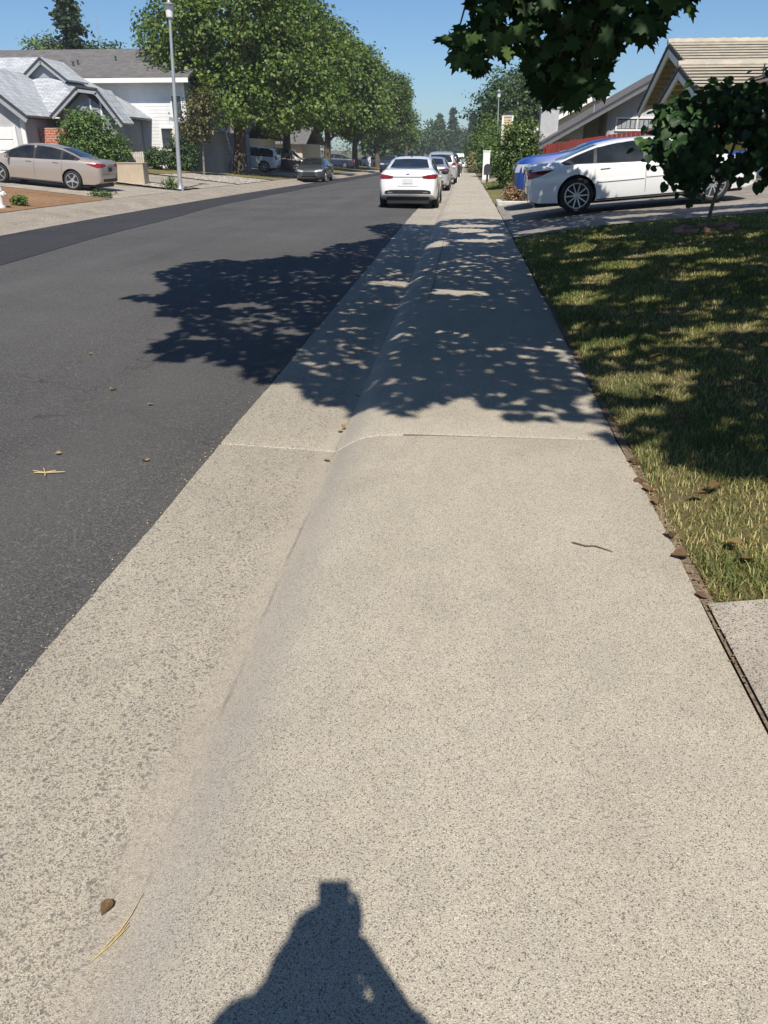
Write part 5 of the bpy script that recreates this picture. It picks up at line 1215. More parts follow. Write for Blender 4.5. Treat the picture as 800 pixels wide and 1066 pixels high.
def rake(b, x, yr, zr, pts, w, h, dz):
    for y, z in pts: bar(b, (x, yr, zr + dz), (x, y, z + dz), w, h)
def f(b): rake(b, XG - 0.33, 33.4, 5.0, [(28.0, 3.36), (37.6, 3.05)], 0.07, 0.13, -0.06); rake(b, XG - 0.73, 29.6, 3.97, [(27.0, 3.18), (31.9, 3.05)], 0.07, 0.13, -0.06)
part('rake_edge', hy, M['trim_dark'], f)
def f(b): rake(b, XG - 0.29, 33.4, 5.0, [(28.2, 3.42), (37.5, 3.1)], 0.07, 0.24, -0.26); rake(b, XG - 0.69, 29.6, 3.97, [(27.1, 3.2), (31.8, 3.1)], 0.07, 0.22, -0.24)
part('bargeboard', hy, M['trim'], f)
def f(b): box(b, XG - 0.6, 12.4, 26.98, 27.05, 2.84, 3.10); box(b, 12.45, 22.2, 27.98, 28.05, 3.0, 3.26)
part('fascia', hy, M['trim'], f)
def f(b):
    box(b, 8.6, 11.6, 27.43, 27.49, 0.6, 2.6)
    for k in range(4):
        for j in range(4): box(b, 8.7 + k * 0.73, 9.3 + k * 0.73, 27.40, 27.435, 0.72 + j * 0.48, 1.1 + j * 0.48)
part('garage_door', hy, M['trim'], f)
part('gable_vent', hy, M['trim'], lambda b: box(b, XG + 0.19, XG + 0.24, 33.1, 33.7, 3.7, 4.3))
def f(b): bar(b, (7.72, 24.9, 3.06), (10.6, 24.9, 3.72), 0.12, 0.34)
part('porch_beam', hy, M['trim_grey'], f)
def f(b): bar(b, (7.66, 24.9, 3.26), (10.6, 24.9, 3.93), 0.5, 0.06); tube(b, [(7.95, 24.9, 3.3), (7.95, 24.9, 3.62)], 0.02, 6)
part('porch_roof_edge', hy, M['trim_dark'], f)
part('porch_post', hy, M['trim_grey'], lambda b: box(b, 8.02, 8.16, 24.83, 24.97, G(8, 25) - 0.1, 2.98)); part('porch_post', hy, M['trim_grey'], lambda b: box(b, 10.3, 10.44, 24.83, 24.97, G(10, 25) - 0.1, 3.5))
def f(b): slab(b, [(7.7, 24.7, 3.2), (10.6, 24.7, 3.87), (10.6, 27.4, 3.87), (7.7, 27.4, 3.2)], 0.08)
part('porch_roof', hy, M['sh_brown'], f)
# --- grey house with long raking roof
hg = house('grey_gabled_house', 'grey board-sided house with a long sloping gable roof behind the red fence')
YW = 40.0
def zr(x): return 1.76 + (x - 3.4) * 0.545 if x < 9.7 else 1.76 + 6.3 * 0.545 - (x - 9.7) * 0.545
def wallp(b, x0, x1, y0, y1):
    xs = sorted({x0, x1} | ({9.7} if x0 < 9.7 < x1 else set()))
    prism(b, [(x0, -0.2), (x1, -0.2)] + [(x, zr(x) - 0.24) for x in xs[::-1]], 'y', y0, y1)
def f(b): wallp(b, 4.0, 5.35, YW + 0.5, YW + 9); wallp(b, 5.351, 6.369, YW + 2.6, YW + 9); wallp(b, 6.37, 15.4, YW + 0.3, YW + 9)
part('wall', hg, M['sid_grey'], f)
def f(b):
    slab(b, [(3.2, YW - 0.45, zr(3.2)), (9.7, YW - 0.45, zr(9.7)), (9.7, YW + 9.5, zr(9.7)), (3.2, YW + 9.5, zr(3.2))], 0.13)
    slab(b, [(16, YW - 0.45, zr(16)), (9.7, YW - 0.45, zr(9.7)), (9.7, YW + 9.5, zr(9.7)), (16, YW + 9.5, zr(16))], 0.13)
part('roof', hg, M['sh_dark'], f)
def f(b): bar(b, (3.15, YW - 0.5, zr(3.15) - 0.14), (9.7, YW - 0.5, zr(9.7) - 0.14), 0.08, 0.16); bar(b, (16.05, YW - 0.5, zr(16.05) - 0.14), (9.7, YW - 0.5, zr(9.7) - 0.14), 0.08, 0.16)
part('bargeboard', hg, M['trim_mid'], f)
def f(b): bar(b, (3.1, YW - 0.53, zr(3.1) + 0.0), (9.7, YW - 0.53, zr(9.7) + 0.0), 0.06, 0.09)
part('rake_edge', hg, M['trim_dark'], f)
window(hg, 6.82, 8.6, YW + 0.28, 2.36, 2.78, mullion=1, frame=0.08, curtain=True)
window(hg, 6.82, 7.62, YW + 0.28, 1.2, 2.02, mullion=0, frame=0.08)
window(hg, 4.35, 5.05, YW + 0.48, 1.0, 1.78, mullion=0, frame=0.08)
def f(b): box(b, 6.39, 6.53, YW + 0.24, YW + 0.31, -0.1, zr(6.4) - 0.3); box(b, 4.0, 4.1, YW + 0.44, YW + 0.51, 0, zr(4.0) - 0.3)
part('corner_board', hg, M['trim_grey'], f)
part('chimney', hg, M['stucco_g'], lambda b: (box(b, 3.62, 4.5, YW + 3.6, YW + 4.5, 0.5, 3.35), box(b, 3.58, 4.54, YW + 3.56, YW + 4.54, 3.35, 3.42)))
def f(b): tube(b, [(5.75, YW + 0.6, 2.8), (5.75, YW + 0.6, 3.55)], 0.03, 8); lathe(b, [(0.02, 0), (0.14, 0.03), (0.16, 0.3), (0.1, 0.4), (0, 0.42)], 12, origin=(5.78, YW + 0.6, 3.5))
part('roof_vent', hg, M['galv'], f)
def f(b): tube(b, [(9.6, YW + 1.5, 5.0), (9.6, YW + 1.5, 5.7)], 0.015, 6)
part('vent_pipe', hg, M['trim_dark'], f)
# --- tan house beyond
ht = house('tan_house', 'cream house with a tan boxed chimney showing beyond the tall shrub')
def zt_(x): return 1.95 + (x - 2.9) * 0.52 if x < 8.5 else 1.95 + 5.6 * 0.52 - (x - 8.5) * 0.52
part('wall', ht, M['stucco_c'], lambda b: prism(b, [(3.5, -0.6), (13.5, -0.6), (13.5, zt_(13.5) - 0.2), (8.5, zt_(8.5) - 0.2), (3.5, zt_(3.5) - 0.2)], 'y', 58, 66))
def f(b):
    slab(b, [(2.8, 57.5, zt_(2.8)), (8.5, 57.5, zt_(8.5)), (8.5, 66.5, zt_(8.5)), (2.8, 66.5, zt_(2.8))], 0.12)
    slab(b, [(14.2, 57.5, zt_(14.2)), (8.5, 57.5, zt_(8.5)), (8.5, 66.5, zt_(8.5)), (14.2, 66.5, zt_(14.2))], 0.12)
part('roof', ht, M['sh_brown'], f)
def f(b): bar(b, (2.75, 57.46, zt_(2.75) - 0.1), (8.5, 57.46, zt_(8.5) - 0.1), 0.07, 0.26); bar(b, (14.25, 57.46, zt_(14.25) - 0.1), (8.5, 57.46, zt_(8.5) - 0.1), 0.07, 0.26)
part('bargeboard', ht, M['trim'], f)
def f(b): box(b, 2.3, 2.98, 57.9, 58.8, -0.3, 3.5)
ch = part('chimney', ht, M['sid_tan'], f)
def f(b):
    for x in (2.26, 2.90): box(b, x, x + 0.12, 57.86, 57.93, -0.2, 3.5)
    box(b, 2.25, 3.03, 57.85, 58.85, 3.5, 3.56)
part('chimney_trim', ch, M['trim'], f)
part('chimney_cap', ch, M['trim_dark'], lambda b: (box(b, 2.45, 2.83, 58.1, 58.6, 3.56, 3.72), box(b, 2.4, 2.88, 58.05, 58.65, 3.74, 3.78)))
# --- houses glimpsed under the left trees
hb = house('shaded_house', 'low cream house glimpsed under the street trees behind the dark sedan')
part('wall', hb, M['stucco_c'], lambda b: box(b, -34, -20.5, 76, 90, -0.6, 2.5))
def f(b):
    slab(b, [(-35, 75.2, 2.5), (-19.8, 75.2, 2.5), (-19.8, 83, 5.2), (-35, 83, 5.2)], 0.15); slab(b, [(-35, 90.8, 2.5), (-19.8, 90.8, 2.5), (-19.8, 83, 5.2), (-35, 83, 5.2)], 0.15)
part('roof', hb, M['sh_brown'], f)
part('fascia', hb, M['trim'], lambda b: box(b, -35, -19.8, 75.12, 75.2, 2.2, 2.44))
part('garage_door', hb, M['trim'], lambda b: box(b, -26.5, -22, 75.93, 76.0, -0.2, 1.95))
window(hb, -21.9, -20.9, 75.97, 0.6, 1.9, mullion=1)
hc = house('shaded_house', 'pale house far along the left side behind the navy sedan')
part('wall', hc, M['stucco_c'], lambda b: box(b, -34, -21.5, 110, 124, -1, 2.2))
def f(b):
    slab(b, [(-35, 109.2, 2.2), (-20.8, 109.2, 2.2), (-20.8, 117, 5.0), (-35, 117, 5.0)], 0.15); slab(b, [(-35, 124.8, 2.2), (-20.8, 124.8, 2.2), (-20.8, 117, 5.0), (-35, 117, 5.0)], 0.15)
part('roof', hc, M['sh_dark'], f)
part('garage_door', hc, M['trim'], lambda b: box(b, -27, -22.3, 109.93, 110.0, -0.6, 1.6))

# ------------------------------------------------------------------ fences
fr = thing('board_fence', 'red stained board fence standing behind the blue truck', 'fence', (0, 0, 0))
def f(b):
    rf = random.Random(3); x = 2.42
    while x < 7.35:
        top = 1.66 + (x - 2.4) * 0.135 + rf.uniform(-0.018, 0.018)
        box(b, x + 0.004, x + 0.136, 26.5 + rf.uniform(-.004, .004), 26.52, G(x, 26.5) + 0.03, top); x += 0.14
part('board_panel', fr, M['wood_red'], f)
part('rail', fr, M['wood_red'], lambda b: (bar(b, (2.4, 26.57, 0.5), (7.35, 26.57, 0.85), 0.05, 0.09), bar(b, (2.4, 26.57, 1.4), (7.35, 26.57, 1.66), 0.05, 0.09)))
for x in (2.4, 4.05, 5.7, 7.3): part('post', fr, M['wood_red'], lambda b: box(b, x - 0.045, x + 0.045, 26.6, 26.69, G(x, 26.6) - 0.1, 1.6 + (x - 2.4) * 0.135))
fw = thing('picket_fence', 'short run of pale pickets between the garden shrub and the clipped shrub', 'fence', (0, 0, 0))
def f(b):
    rf = random.Random(5); x = -20.6
    while x < -18.6:
        z0 = G(x, 47.5); t_ = 1.42 + rf.uniform(-.03, .03)
        prism(b, [(x, z0), (x + 0.1, z0), (x + 0.1, t_ - 0.05), (x + 0.05, t_), (x, t_ - 0.05)], 'y', 47.5, 47.53); x += 0.125
part('pickets', fw, M['wood_pale'], f)
part('rail', fw, M['wood_pale'], lambda b: (box(b, -20.6, -18.6, 47.535, 47.58, 0.75, 0.84), box(b, -20.6, -18.6, 47.535, 47.58, 1.15, 1.24)))

# ------------------------------------------------------------------ street furniture
def lamp_post(label, loc, h, tilt, r=0.075):
    t = thing('street_lamp', label, 'street lamp', loc, tilt, 'street lamps')
    part('base', t, M['galv'], lambda b: lathe(b, [(r * 1.9, -0.1), (r * 1.9, 0.05), (r * 1.3, 0.12), (r * 1.2, 0.35)], 16), 40)
    part('pole', t, M['galv'], lambda b: tube(b, [(0, 0, 0.3), (0, 0, h * 0.5), (0, 0, h - 0.5)], [r * 1.15, r * 0.9, r * 0.62], 14), 40)
    hd = part('lamp_head', t, M['frost'], lambda b: lathe(b, [(0.06, h - 0.52), (0.13, h - 0.48), (0.185, h - 0.08), (0.185, h - 0.05)], 18), 40)
    part('cap', hd, M['galv'], lambda b: lathe(b, [(0.30, h - 0.07), (0.31, h - 0.045), (0.16, h + 0.0), (0.08, h + 0.03), (0.05, h + 0.1), (0, h + 0.11)], 18), 40)
    return t
lamp_post('tall grey lamp post at the back of the left sidewalk', (-12.5, 35.7, -0.1), 6.95, (0.0, 0.047, 0), 0.085)
lamp_post('grey lamp post on the right rising beyond the tall shrub', (2.7, 76, gz(76)), 6.6, (0, -0.02, 0), 0.07)
# white square pillar and mailbox
pil = thing('gate_pillar', 'white square pillar standing beside the right sidewalk behind the mailbox', 'pillar', (1.30, 55, gz(55)))
part('shaft', pil, M['trim'], lambda b: box(b, -0.22, 0.22, -0.22, 0.22, -0.05, 1.68, 0.01))
part('cap', pil, M['trim'], lambda b: box(b, -0.25, 0.25, -0.25, 0.25, 1.682, 1.75, 0.01))
mb = thing('mailbox', 'dark mailbox on a post at the right sidewalk edge', 'mailbox', (1.2, 47, G(1.2, 47)))
part('post', mb, M['black'], lambda b: box(b, -0.05, 0.05, -0.05, 0.05, -0.1, 0.5))
bx = part('box', mb, M['p_grey'], lambda b: prism(b, [(-0.2, 0.42), (0.2, 0.42), (0.2, 0.78)] + [(0.2 * math.cos(a), 0.78 + 0.2 * math.sin(a)) for a in np.linspace(0.2, 2.94, 9)] + [(-0.2, 0.78)], 'y', -0.28, 0.28))
part('flag', bx, M['lens_red'], lambda b: box(b, 0.205, 0.22, -0.1, 0.05, 0.7, 0.8))
sg = thing('street_sign', 'small green street name sign above the right hedge', 'sign', (1.75, 70, gz(70)))
part('post', sg, M['galv'], lambda b: tube(b, [(0, 0, -0.1), (0, 0, 2.85)], 0.03, 8))
part('blade', sg, M['sign_green'], lambda b: box(b, -0.26, 0.26, -0.012, 0.012, 2.58, 2.84, 0.004))
ub = thing('storage_box', 'plain tan wooden box at the edge of the left driveway behind the champagne sedan', 'box', (-15.05, 36.8, G(-15.05, 36.8)), (0, 0, 0.12))
part('panel', ub, M['wood_tan'], lambda b: box(b, -0.62, 0.62, -0.42, 0.42, -0.15, 0.80, 0.012))
part('lid', ub, M['wood_tan'], lambda b: box(b, -0.65, 0.65, -0.45, 0.45, 0.802, 0.84, 0.01))
hy_ = thing('fire_hydrant', 'white fire hydrant at the back of the left sidewalk beside the dirt yard', 'hydrant', (-12.72, 21.6, G(-12.72, 21.6)))
part('barrel', hy_, M['trim'], lambda b: lathe(b, [(0.15, -0.05), (0.15, 0.05), (0.105, 0.06), (0.10, 0.42), (0.13, 0.44), (0.13, 0.5), (0.115, 0.55)], 18), 40)
part('bonnet', hy_, M['trim'], lambda b: lathe(b, [(0.125, 0.552), (0.12, 0.62), (0.07, 0.69), (0.03, 0.705), (0.03, 0.75), (0, 0.755)], 18), 40)
def noz(): 
    for s, ax in ((1, 'x'), (-1, 'x'), (-1, 'y')):
        part('outlet', hy_, M['trim'], lambda b: lathe(b, [(0.06, 0.09 * s), (0.06, 0.16 * s), (0.075, 0.165 * s), (0.075, 0.2 * s), (0.02, 0.21 * s), (0.02, 0.235 * s)], 12, ax, (0, 0, 0.36)), 40)
noz()
mp = thing('mail_post', 'small white post on the lawn far along the left side', 'post', (-13.7, 119, G(-13.7, 119)))
part('post', mp, M['trim'], lambda b: box(b, -0.25, 0.25, -0.2, 0.2, -0.1, 1.3, 0.03)); part('cap', mp, M['trim'], lambda b: box(b, -0.3, 0.3, -0.25, 0.25, 1.302, 1.4, 0.02))
for i, x in enumerate((-5.1, -4.5, -3.8)):
    o = part('bollard', None, M['trim'], lambda b: lathe(b, [(0.16, -0.1), (0.16, 1.9), (0.1, 2.0), (0, 2.02)], 10), 40); o.location = (x, 205, gz(205))
    tag(o, ['left one of three thin white posts far down the road', 'middle one of three thin white posts far down the road', 'right one of three thin white posts far down the road'][i], 'post', 'thin white posts at the street end')
mast = thing('radio_mast', 'thin antenna mast above the ridge of the dark grey roof', 'antenna', (-25.9, 60.5, 7.3))
part('pole', mast, M['galv'], lambda b: tube(b, [(0, 0, -0.2), (0, 0, 2.6)], [0.025, 0.015], 6))
part('crossbars', mast, M['galv'], lambda b: [bar(b, (-0.09, 0, z), (0.09, 0, z), 0.015, 0.015) for z in (1.7, 1.9, 2.1, 2.3, 2.5)])
# planter bed beside the driveway
pk = thing('planter_edging', 'low white stone edging in front of the parked vehicles at the driveway side', 'edging', (1.3, 25.3, G(1.3, 25.3)))
part('stone', pk, M['rock'], lambda b: box(b, -0.32, 0.55, -0.62, -0.42, -0.05, 0.10, 0.02)); part('stone', pk, M['rock'], lambda b: box(b, -0.34, -0.16, -0.40, 0.6, -0.05, 0.09, 0.02)); part('stone', pk, M['rock'], lambda b: box(b, 0.57, 1.6, -0.62, -0.42, -0.03, 0.12, 0.02))
bush('dry_shrub', 'low rusty brown dried shrub inside the white stone edging', (1.55, 25.6, G(1.55, 25.6)), [(0, 0, 0.25, 0.36, 0.3, 0.26)], 130, 12, 0.07, 0.06, M['lf_dry'], 57, 'shrub', 'rhomb')

# ------------------------------------------------------------------ fallen leaves, twigs
def dry_leaf(x, y, s, rz, label, group, mat='lf_dry', zoff=0.0, shape=None):
    b = bmesh.new(); rr = random.Random(int(x * 1000 + y * 77)); cu = rr.uniform(0.15, 0.5)
    pts = [(0, 0), (0.3, 0.15), (0.42, 0.45), (0.25, 0.8), (0, 1.05), (-0.25, 0.78), (-0.4, 0.45), (-0.28, 0.15)]
    z_ = lambda px, py: s * (cu * abs(px) + 0.25 * cu * math.sin(py * 4 + rr.random()))
    c = b.verts.new((0, 0.45 * s, 0.01 * s)); V = [b.verts.new((px * s, py * s, z_(px, py) + 0.004)) for px, py in pts]
    for i in range(len(V)): b.faces.new((c, V[i], V[(i + 1) % len(V)]))
    st_ = [b.verts.new((0.0, 0.02 * s, 0.006)), b.verts.new((0.03 * s, 0.0, 0.006)), b.verts.new((0.03 * s, -0.4 * s, 0.012)), b.verts.new((0, -0.4 * s, 0.012))]; b.faces.new(st_)
    bmesh.ops.solidify(b, geom=b.faces[:], thickness=0.0012)
    me_o = bm_obj('fallen_leaf', b, M[mat]); at = me_o.data.attributes.new('tint', 'FLOAT', 'POINT'); v = rr.uniform(0.1, 0.9)
    for d in at.data: d.value = v
    zz = max(G(x, y), gz(y) - 0.12) + zoff
    me_o.location = (x, y, zz); me_o.rotation_euler = (rr.uniform(-.25, .25), rr.uniform(-.25, .25), rz)
    return tag(me_o, label, 'leaf', group)
EDGE = [(0.93, 3.93), (0.93, 3.66), (0.95, 3.35), (0.92, 3.55), (0.91, 2.55), (0.93, 3.0), (0.96, 2.85), (0.94, 4.6), (0.96, 5.3), (0.95, 6.6), (0.95, 7.5)]
for i, (x, y) in enumerate(EDGE): dry_leaf(x, y, random.uniform(0.045, 0.075), random.uniform(0, 6.28), 'curled brown dry leaf caught along the edge of the sidewalk and lawn', 'dry leaves along the lawn edge', zoff=0.008)
LAWNL = [(1.17, 3.36), (1.20, 3.42), (1.58, 4.62), (1.75, 4.47), (1.67, 6.55), (1.56, 4.73), (1.14, 2.75), (1.9, 5.2), (1.35, 4.4), (2.1, 5.9), (1.5, 5.8), (2.4, 7.4), (1.25, 4.9), (2.0, 4.6), (1.85, 5.0), (2.3, 5.6), (1.72, 4.2), (1.65, 4.9), (1.4, 7.1)]
for i, (x, y) in enumerate(LAWNL): dry_leaf(x, y, random.uniform(0.06, 0.11), random.uniform(0, 6.28), 'crumpled brown leaf lying on the lawn', 'dry leaves on the lawn', zoff=0.03)
dry_leaf(1.16, 2.86, 0.07, 0.6, 'pale yellow leaf lying on the sunny front of the lawn', None, 'lf_yellow', 0.03)
for x, y in [(-0.73, 4.72), (-0.70, 4.62), (-0.71, 4.06), (-0.715, 4.56), (-0.70, 5.35)]: dry_leaf(x, y, random.uniform(0.04, 0.06), random.uniform(0, 6), 'small yellowish leaf lying in the gutter below the tree shadow', 'leaves in the gutter', 'lf_yellow', -0.0 if False else 0.01 - 0.0)
dry_leaf(-0.765, 1.19, 0.038, 2.9, 'small brown leaf lying in the near gutter beside the straw', None, 'lf_dry', 0.008)
for x, y in [(-2.25, 3.95), (-2.1, 4.9), (-1.72, 3.9), (-2.9, 4.4), (-3.1, 6.2), (-2.5, 5.2)]:
    o = dry_leaf(x, y, random.uniform(0.035, 0.06), random.uniform(0, 6), 'tiny pale leaf scrap on the sunny asphalt', 'leaf scraps on the road', 'straw', 0.0); o.location.z = ROADZ + crown(x) + gz(y) + 0.004
def twig(label, pts, r, mat, name='twig', cat='twig', group=None):
    b = bmesh.new(); tube(b, pts, [r] * (len(pts) - 1) + [r * 0.4], 6); return tag(bm_obj(name, b, M[mat]), label, cat, group)
twig('dark bent twig lying on the middle of the sidewalk', [(0.51, 2.93, 0.009), (0.56, 2.90, 0.010), (0.60, 2.905, 0.009), (0.665, 2.86, 0.009)], 0.0035, 'bark')
ROADTW = [(-2.3, 3.62), (-2.2, 3.66), (-2.12, 3.64)]
b = bmesh.new()
for k in range(7):
    a = random.uniform(0, 6.28); p = Vector((-2.2, 3.66, ROADZ + crown(-2.2) + 0.008)); L_ = random.uniform(0.05, 0.11)
    tube(b, [p, p + Vector((math.cos(a) * L_, math.sin(a) * L_, 0.004))], [0.004, 0.002], 5)
tag(bm_obj('dry_sprig', b, M['straw']), 'pale dry sprig lying on the asphalt at left', 'sprig')
b = bmesh.new()
for (x0, y0, x1, y1) in [(-0.75, 1.04, -0.70, 1.13), (-0.74, 1.06, -0.71, 1.15), (-0.725, 1.08, -0.705, 1.14), (-0.72, 1.10, -0.70, 1.22), (-0.745, 1.05, -0.712, 1.11)]:
    zf_ = lambda x: np.interp(x, [p[0] for p in prof], [p[1] for p in prof]) + 0.006
    tube(b, [(x0, y0, zf_(x0)), ((x0 + x1) / 2 + 0.004, (y0 + y1) / 2, zf_((x0 + x1) / 2) + 0.003), (x1, y1, zf_(x1))], [0.0014, 0.0013, 0.0007], 5)
tag(bm_obj('straw_wisp', b, M['straw']), 'few straws lying together in the near gutter', 'straw')
# loose litter packed in the seam between walk and lawn
Pl = np.stack([rng.normal(0.955, 0.018, 1500), rng.uniform(2.0, 9, 1500), np.zeros(1500)], 1); Pl[:, 2] = [max(G(a, b), 0.0) + 0.006 for a, b in Pl[:, :2]]
Nl = rng.normal(size=Pl.shape) * 0.4 + np.array([0, 0, 1])
lt = leaves('leaf_litter', Pl, Nl, rng.uniform(0.005, 0.017, len(Pl)), 'rhomb', M['lf_dry'], None, rng); tag(lt, 'crumbs of dry leaf packed along the lawn edge', 'leaf litter', kind='stuff')
n = 260
Pl = np.stack([rng.normal(-1.425, 0.018, n), rng.uniform(1.5, 8, n), np.full(n, -0.091)], 1)
lt = leaves('leaf_litter', Pl, rng.normal(size=Pl.shape) * 0.3 + np.array([0, 0, 1]), rng.uniform(0.003, 0.011, n), 'rhomb', M['straw'], None, rng); tag(lt, 'straw coloured crumbs along the asphalt edge', 'leaf litter', kind='stuff')
# leaves in the gutter need the gutter's own height
for o in COL.objects:
    if o.get('group') == 'leaves in the gutter' or o.get('label', '').startswith('small brown leaf lying in the near'):
        o.location.z = float(np.interp(o.location.x, [p[0] for p in prof], [p[1] for p in prof])) + 0.008

# ------------------------------------------------------------------ photographer (seen as a shadow)
def skin_chain(name, verts, edges, radii, mat, parent, levels=2, root=0):
    me = bpy.data.meshes.new(name); me.from_pydata([Vector(v) for v in verts], edges, []); me.materials.append(mat)
    o = mesh_obj(name, me, parent)
    sk = o.modifiers.new('skin', 'SKIN'); sk.use_smooth_shade = True
    if not me.skin_vertices: me.attributes  # layer is made by the modifier
    sv = me.skin_vertices[0].data if len(me.skin_vertices) else None
    if sv is None:
        bpy.context.view_layer.objects.active = o
        raise RuntimeError('no skin layer')
    for v, r_ in zip(sv, radii):
        v.radius = r_ if isinstance(r_, tuple) else (r_, r_); v.use_root = False
    sv[root].use_root = True
    sb = o.modifiers.new('sub', 'SUBSURF'); sb.levels = levels; sb.render_levels = levels
    dg = bpy.context.evaluated_depsgraph_get(); dg.update()
    m2 = bpy.data.meshes.new_from_object(o.evaluated_get(dg)); o.modifiers.clear(); o.data = m2; m2.name = name; m2.shade_smooth()
    if not m2.materials: m2.materials.append(mat)
    return o
pe = thing('person', 'person taking the picture with a raised phone, seen as a shadow on the sidewalk', 'person', (0, 0, 0.0))
HX = 0.012
def bodyp(x, y, z): return (HX + x, y + 0.15, z * 1.062)
V = [bodyp(*q) for q in [(0, -0.44, 0.92), (0, -0.43, 1.08), (0, -0.42, 1.22), (0, -0.41, 1.31), (0, -0.405, 1.38), (0, -0.40, 1.41), (0, -0.395, 1.475), (0, -0.40, 1.535)]]
V += [(HX + 0.165, -0.26, 1.41), (0.205, -0.13, 1.13), (0.122, -0.085, 1.27), (0.03, -0.05, 1.41)]
V += [(HX - 0.19, -0.265, 1.405), (HX - 0.245, -0.28, 1.15), (HX - 0.225, -0.20, 0.95), (HX - 0.215, -0.17, 0.87)]
V += [bodyp(*q) for q in [(0.09, -0.44, 0.86), (0.10, -0.42, 0.48), (0.10, -0.46, 0.09), (0.11, -0.34, 0.04), (-0.09, -0.44, 0.86), (-0.10, -0.42, 0.48), (-0.10, -0.46, 0.09), (-0.11, -0.34, 0.04)]]
Eg = [(0, 1), (1, 2), (2, 3), (3, 4), (4, 5), (5, 6), (6, 7), (3, 8), (8, 9), (9, 10), (10, 11), (3, 12), (12, 13), (13, 14), (14, 15), (0, 16), (16, 17), (17, 18), (18, 19), (0, 20), (20, 21), (21, 22), (22, 23)]
Rd = [(.15, .10), (.13, .095), (.15, .10), (.12, .085), .055, .052, (.072, .088), (.062, .075), .05, .038, .03, .026, .055, .043, .034, .026, (.095, .09), .06, .042, .035, (.095, .09), .06, .042, .035]
body = skin_chain('body', V, Eg, Rd, M['skin'], pe)
skin_chain('shirt', [bodyp(0, -0.44, 0.86), V[1], V[2], (HX, -0.262, 1.395), (HX + .16, -.26, 1.405), (HX + .175, -.205, 1.29), (HX - .185, -.265, 1.40), (HX - .215, -.275, 1.25)], [(0, 1), (1, 2), (2, 3), (3, 4), (4, 5), (3, 6), (6, 7)], [(.172, .125), (.15, .115), (.162, .115), (.128, .096), .066, .057, .066, .057], M['shirt'], pe)
skin_chain('trousers', [bodyp(0, -0.44, 1.02), V[16], V[17], bodyp(.10, -.455, .13), V[20], V[21], bodyp(-.10, -.455, .13), bodyp(0, -0.44, 0.92)], [(0, 7), (7, 1), (1, 2), (2, 3), (7, 4), (4, 5), (5, 6)], [(.145, .108), (.098, .10), .072, .06, (.098, .10), .072, .06, (.158, .115)], M['jeans'], pe)
def hairf(b):
    HP = [(1.755, 0.0, 0.0), (1.745, 0.045, 0.04), (1.72, 0.066, 0.06), (1.67, 0.084, 0.078), (1.62, 0.102, 0.078), (1.56, 0.124, 0.068), (1.51, 0.15, 0.06), (1.47, 0.168, 0.055), (1.44, 0.16, 0.06), (1.42, 0.0, 0.0)]
    lathe(b, [(l, z) for z, l, r_ in HP], 28)
    for v in b.verts:
        x, y, z = v.co
        i = min(range(len(HP)), key=lambda k: abs(HP[k][0] - z)); l, r_ = HP[i][1:]
        if l > 0: y *= max(0.5, min(1, 0.085 / l))
        if x > 0 and l > 0: x *= r_ / l
        if y > 0: y *= (0.15 if z < 1.67 else 0.75)      # open at the face
        v.co = (HX + x + 0.004 * math.sin(z * 60 + x * 40), -0.275 + y, z)
part('hair', pe, M['hair'], hairf, 60)
part('shoe', pe, M['black'], lambda b: (box(b, HX + .055, HX + .155, -.38, -.12, 0.0, 0.08, 0.02))); part('shoe', pe, M['black'], lambda b: (box(b, HX - .155, HX - .055, -.38, -.12, 0.0, 0.08, 0.02)))
for s in (1, -1):
    o = part('eye', pe, M['frost'], lambda b: bmesh.ops.create_uvsphere(b, u_segments=10, v_segments=8, radius=0.012)); o.location = (HX + 0.03 * s, -0.178, 1.59)
o = part('nose', pe, M['skin'], lambda b: prism(b, [(-0.185, 1.59), (-0.15, 1.55), (-0.185, 1.545)], 'x', HX - 0.012, HX + 0.012)); o = part('mouth', pe, M['lens_red'], lambda b: box(b, HX - 0.022, HX + 0.022, -0.185, -0.17, 1.518, 1.527, 0.003))
# right hand: palm and fingers round the phone's edge
pf = [(0.055, -0.055, 1.405), (0.042, -0.04, 1.43)]
Vh = [(0.03, -0.05, 1.40), (0.030, -0.032, 1.43)]; Eh = [(0, 1)]; Rh = [.03, .042]
for k in range(4):
    z0 = 1.412 + k * 0.021; L_ = [0.9, 1.05, 1.0, 0.8][k]
    i = len(Vh); Vh += [(0.038, -0.018 + 0.004 * k - 0.006, z0), (0.034, -0.002 - 0.010 * (3 - k), z0 + 0.004), (0.034 - 0.028 * L_, -0.006 - 0.010 * (3 - k), z0 + 0.006)]
    Eh += [(1, i), (i, i + 1), (i + 1, i + 2)]; Rh += [.0095, .0085, .007]
i = len(Vh); Vh += [(0.034, -0.045, 1.45), (0.024, -0.05, 1.468), (0.012, -0.048, 1.48)]; Eh += [(1, i), (i, i + 1), (i + 1, i + 2)]; Rh += [.012, .010, .008]
skin_chain('hand', Vh, Eh, Rh, M['skin'], pe, 2, 1)
i = 0; bpos = V[15]
Vl = [bpos, (bpos[0], bpos[1] + 0.01, bpos[2] - 0.06)]; El = [(0, 1)]; Rl = [.024, .03]
for k in range(4):
    L_ = [0.85, 1.0, 0.95, 0.75][k]; y_ = bpos[1] + 0.035 - 0.021 * k; i = len(Vl)
    Vl += [(bpos[0], y_, bpos[2] - 0.095), (bpos[0] + 0.012, y_ + 0.004, bpos[2] - 0.095 - 0.038 * L_), (bpos[0] + 0.03, y_ + 0.004, bpos[2] - 0.095 - 0.066 * L_)]
    El += [(1, i), (i, i + 1), (i + 1, i + 2)]; Rl += [.0095, .0085, .007]
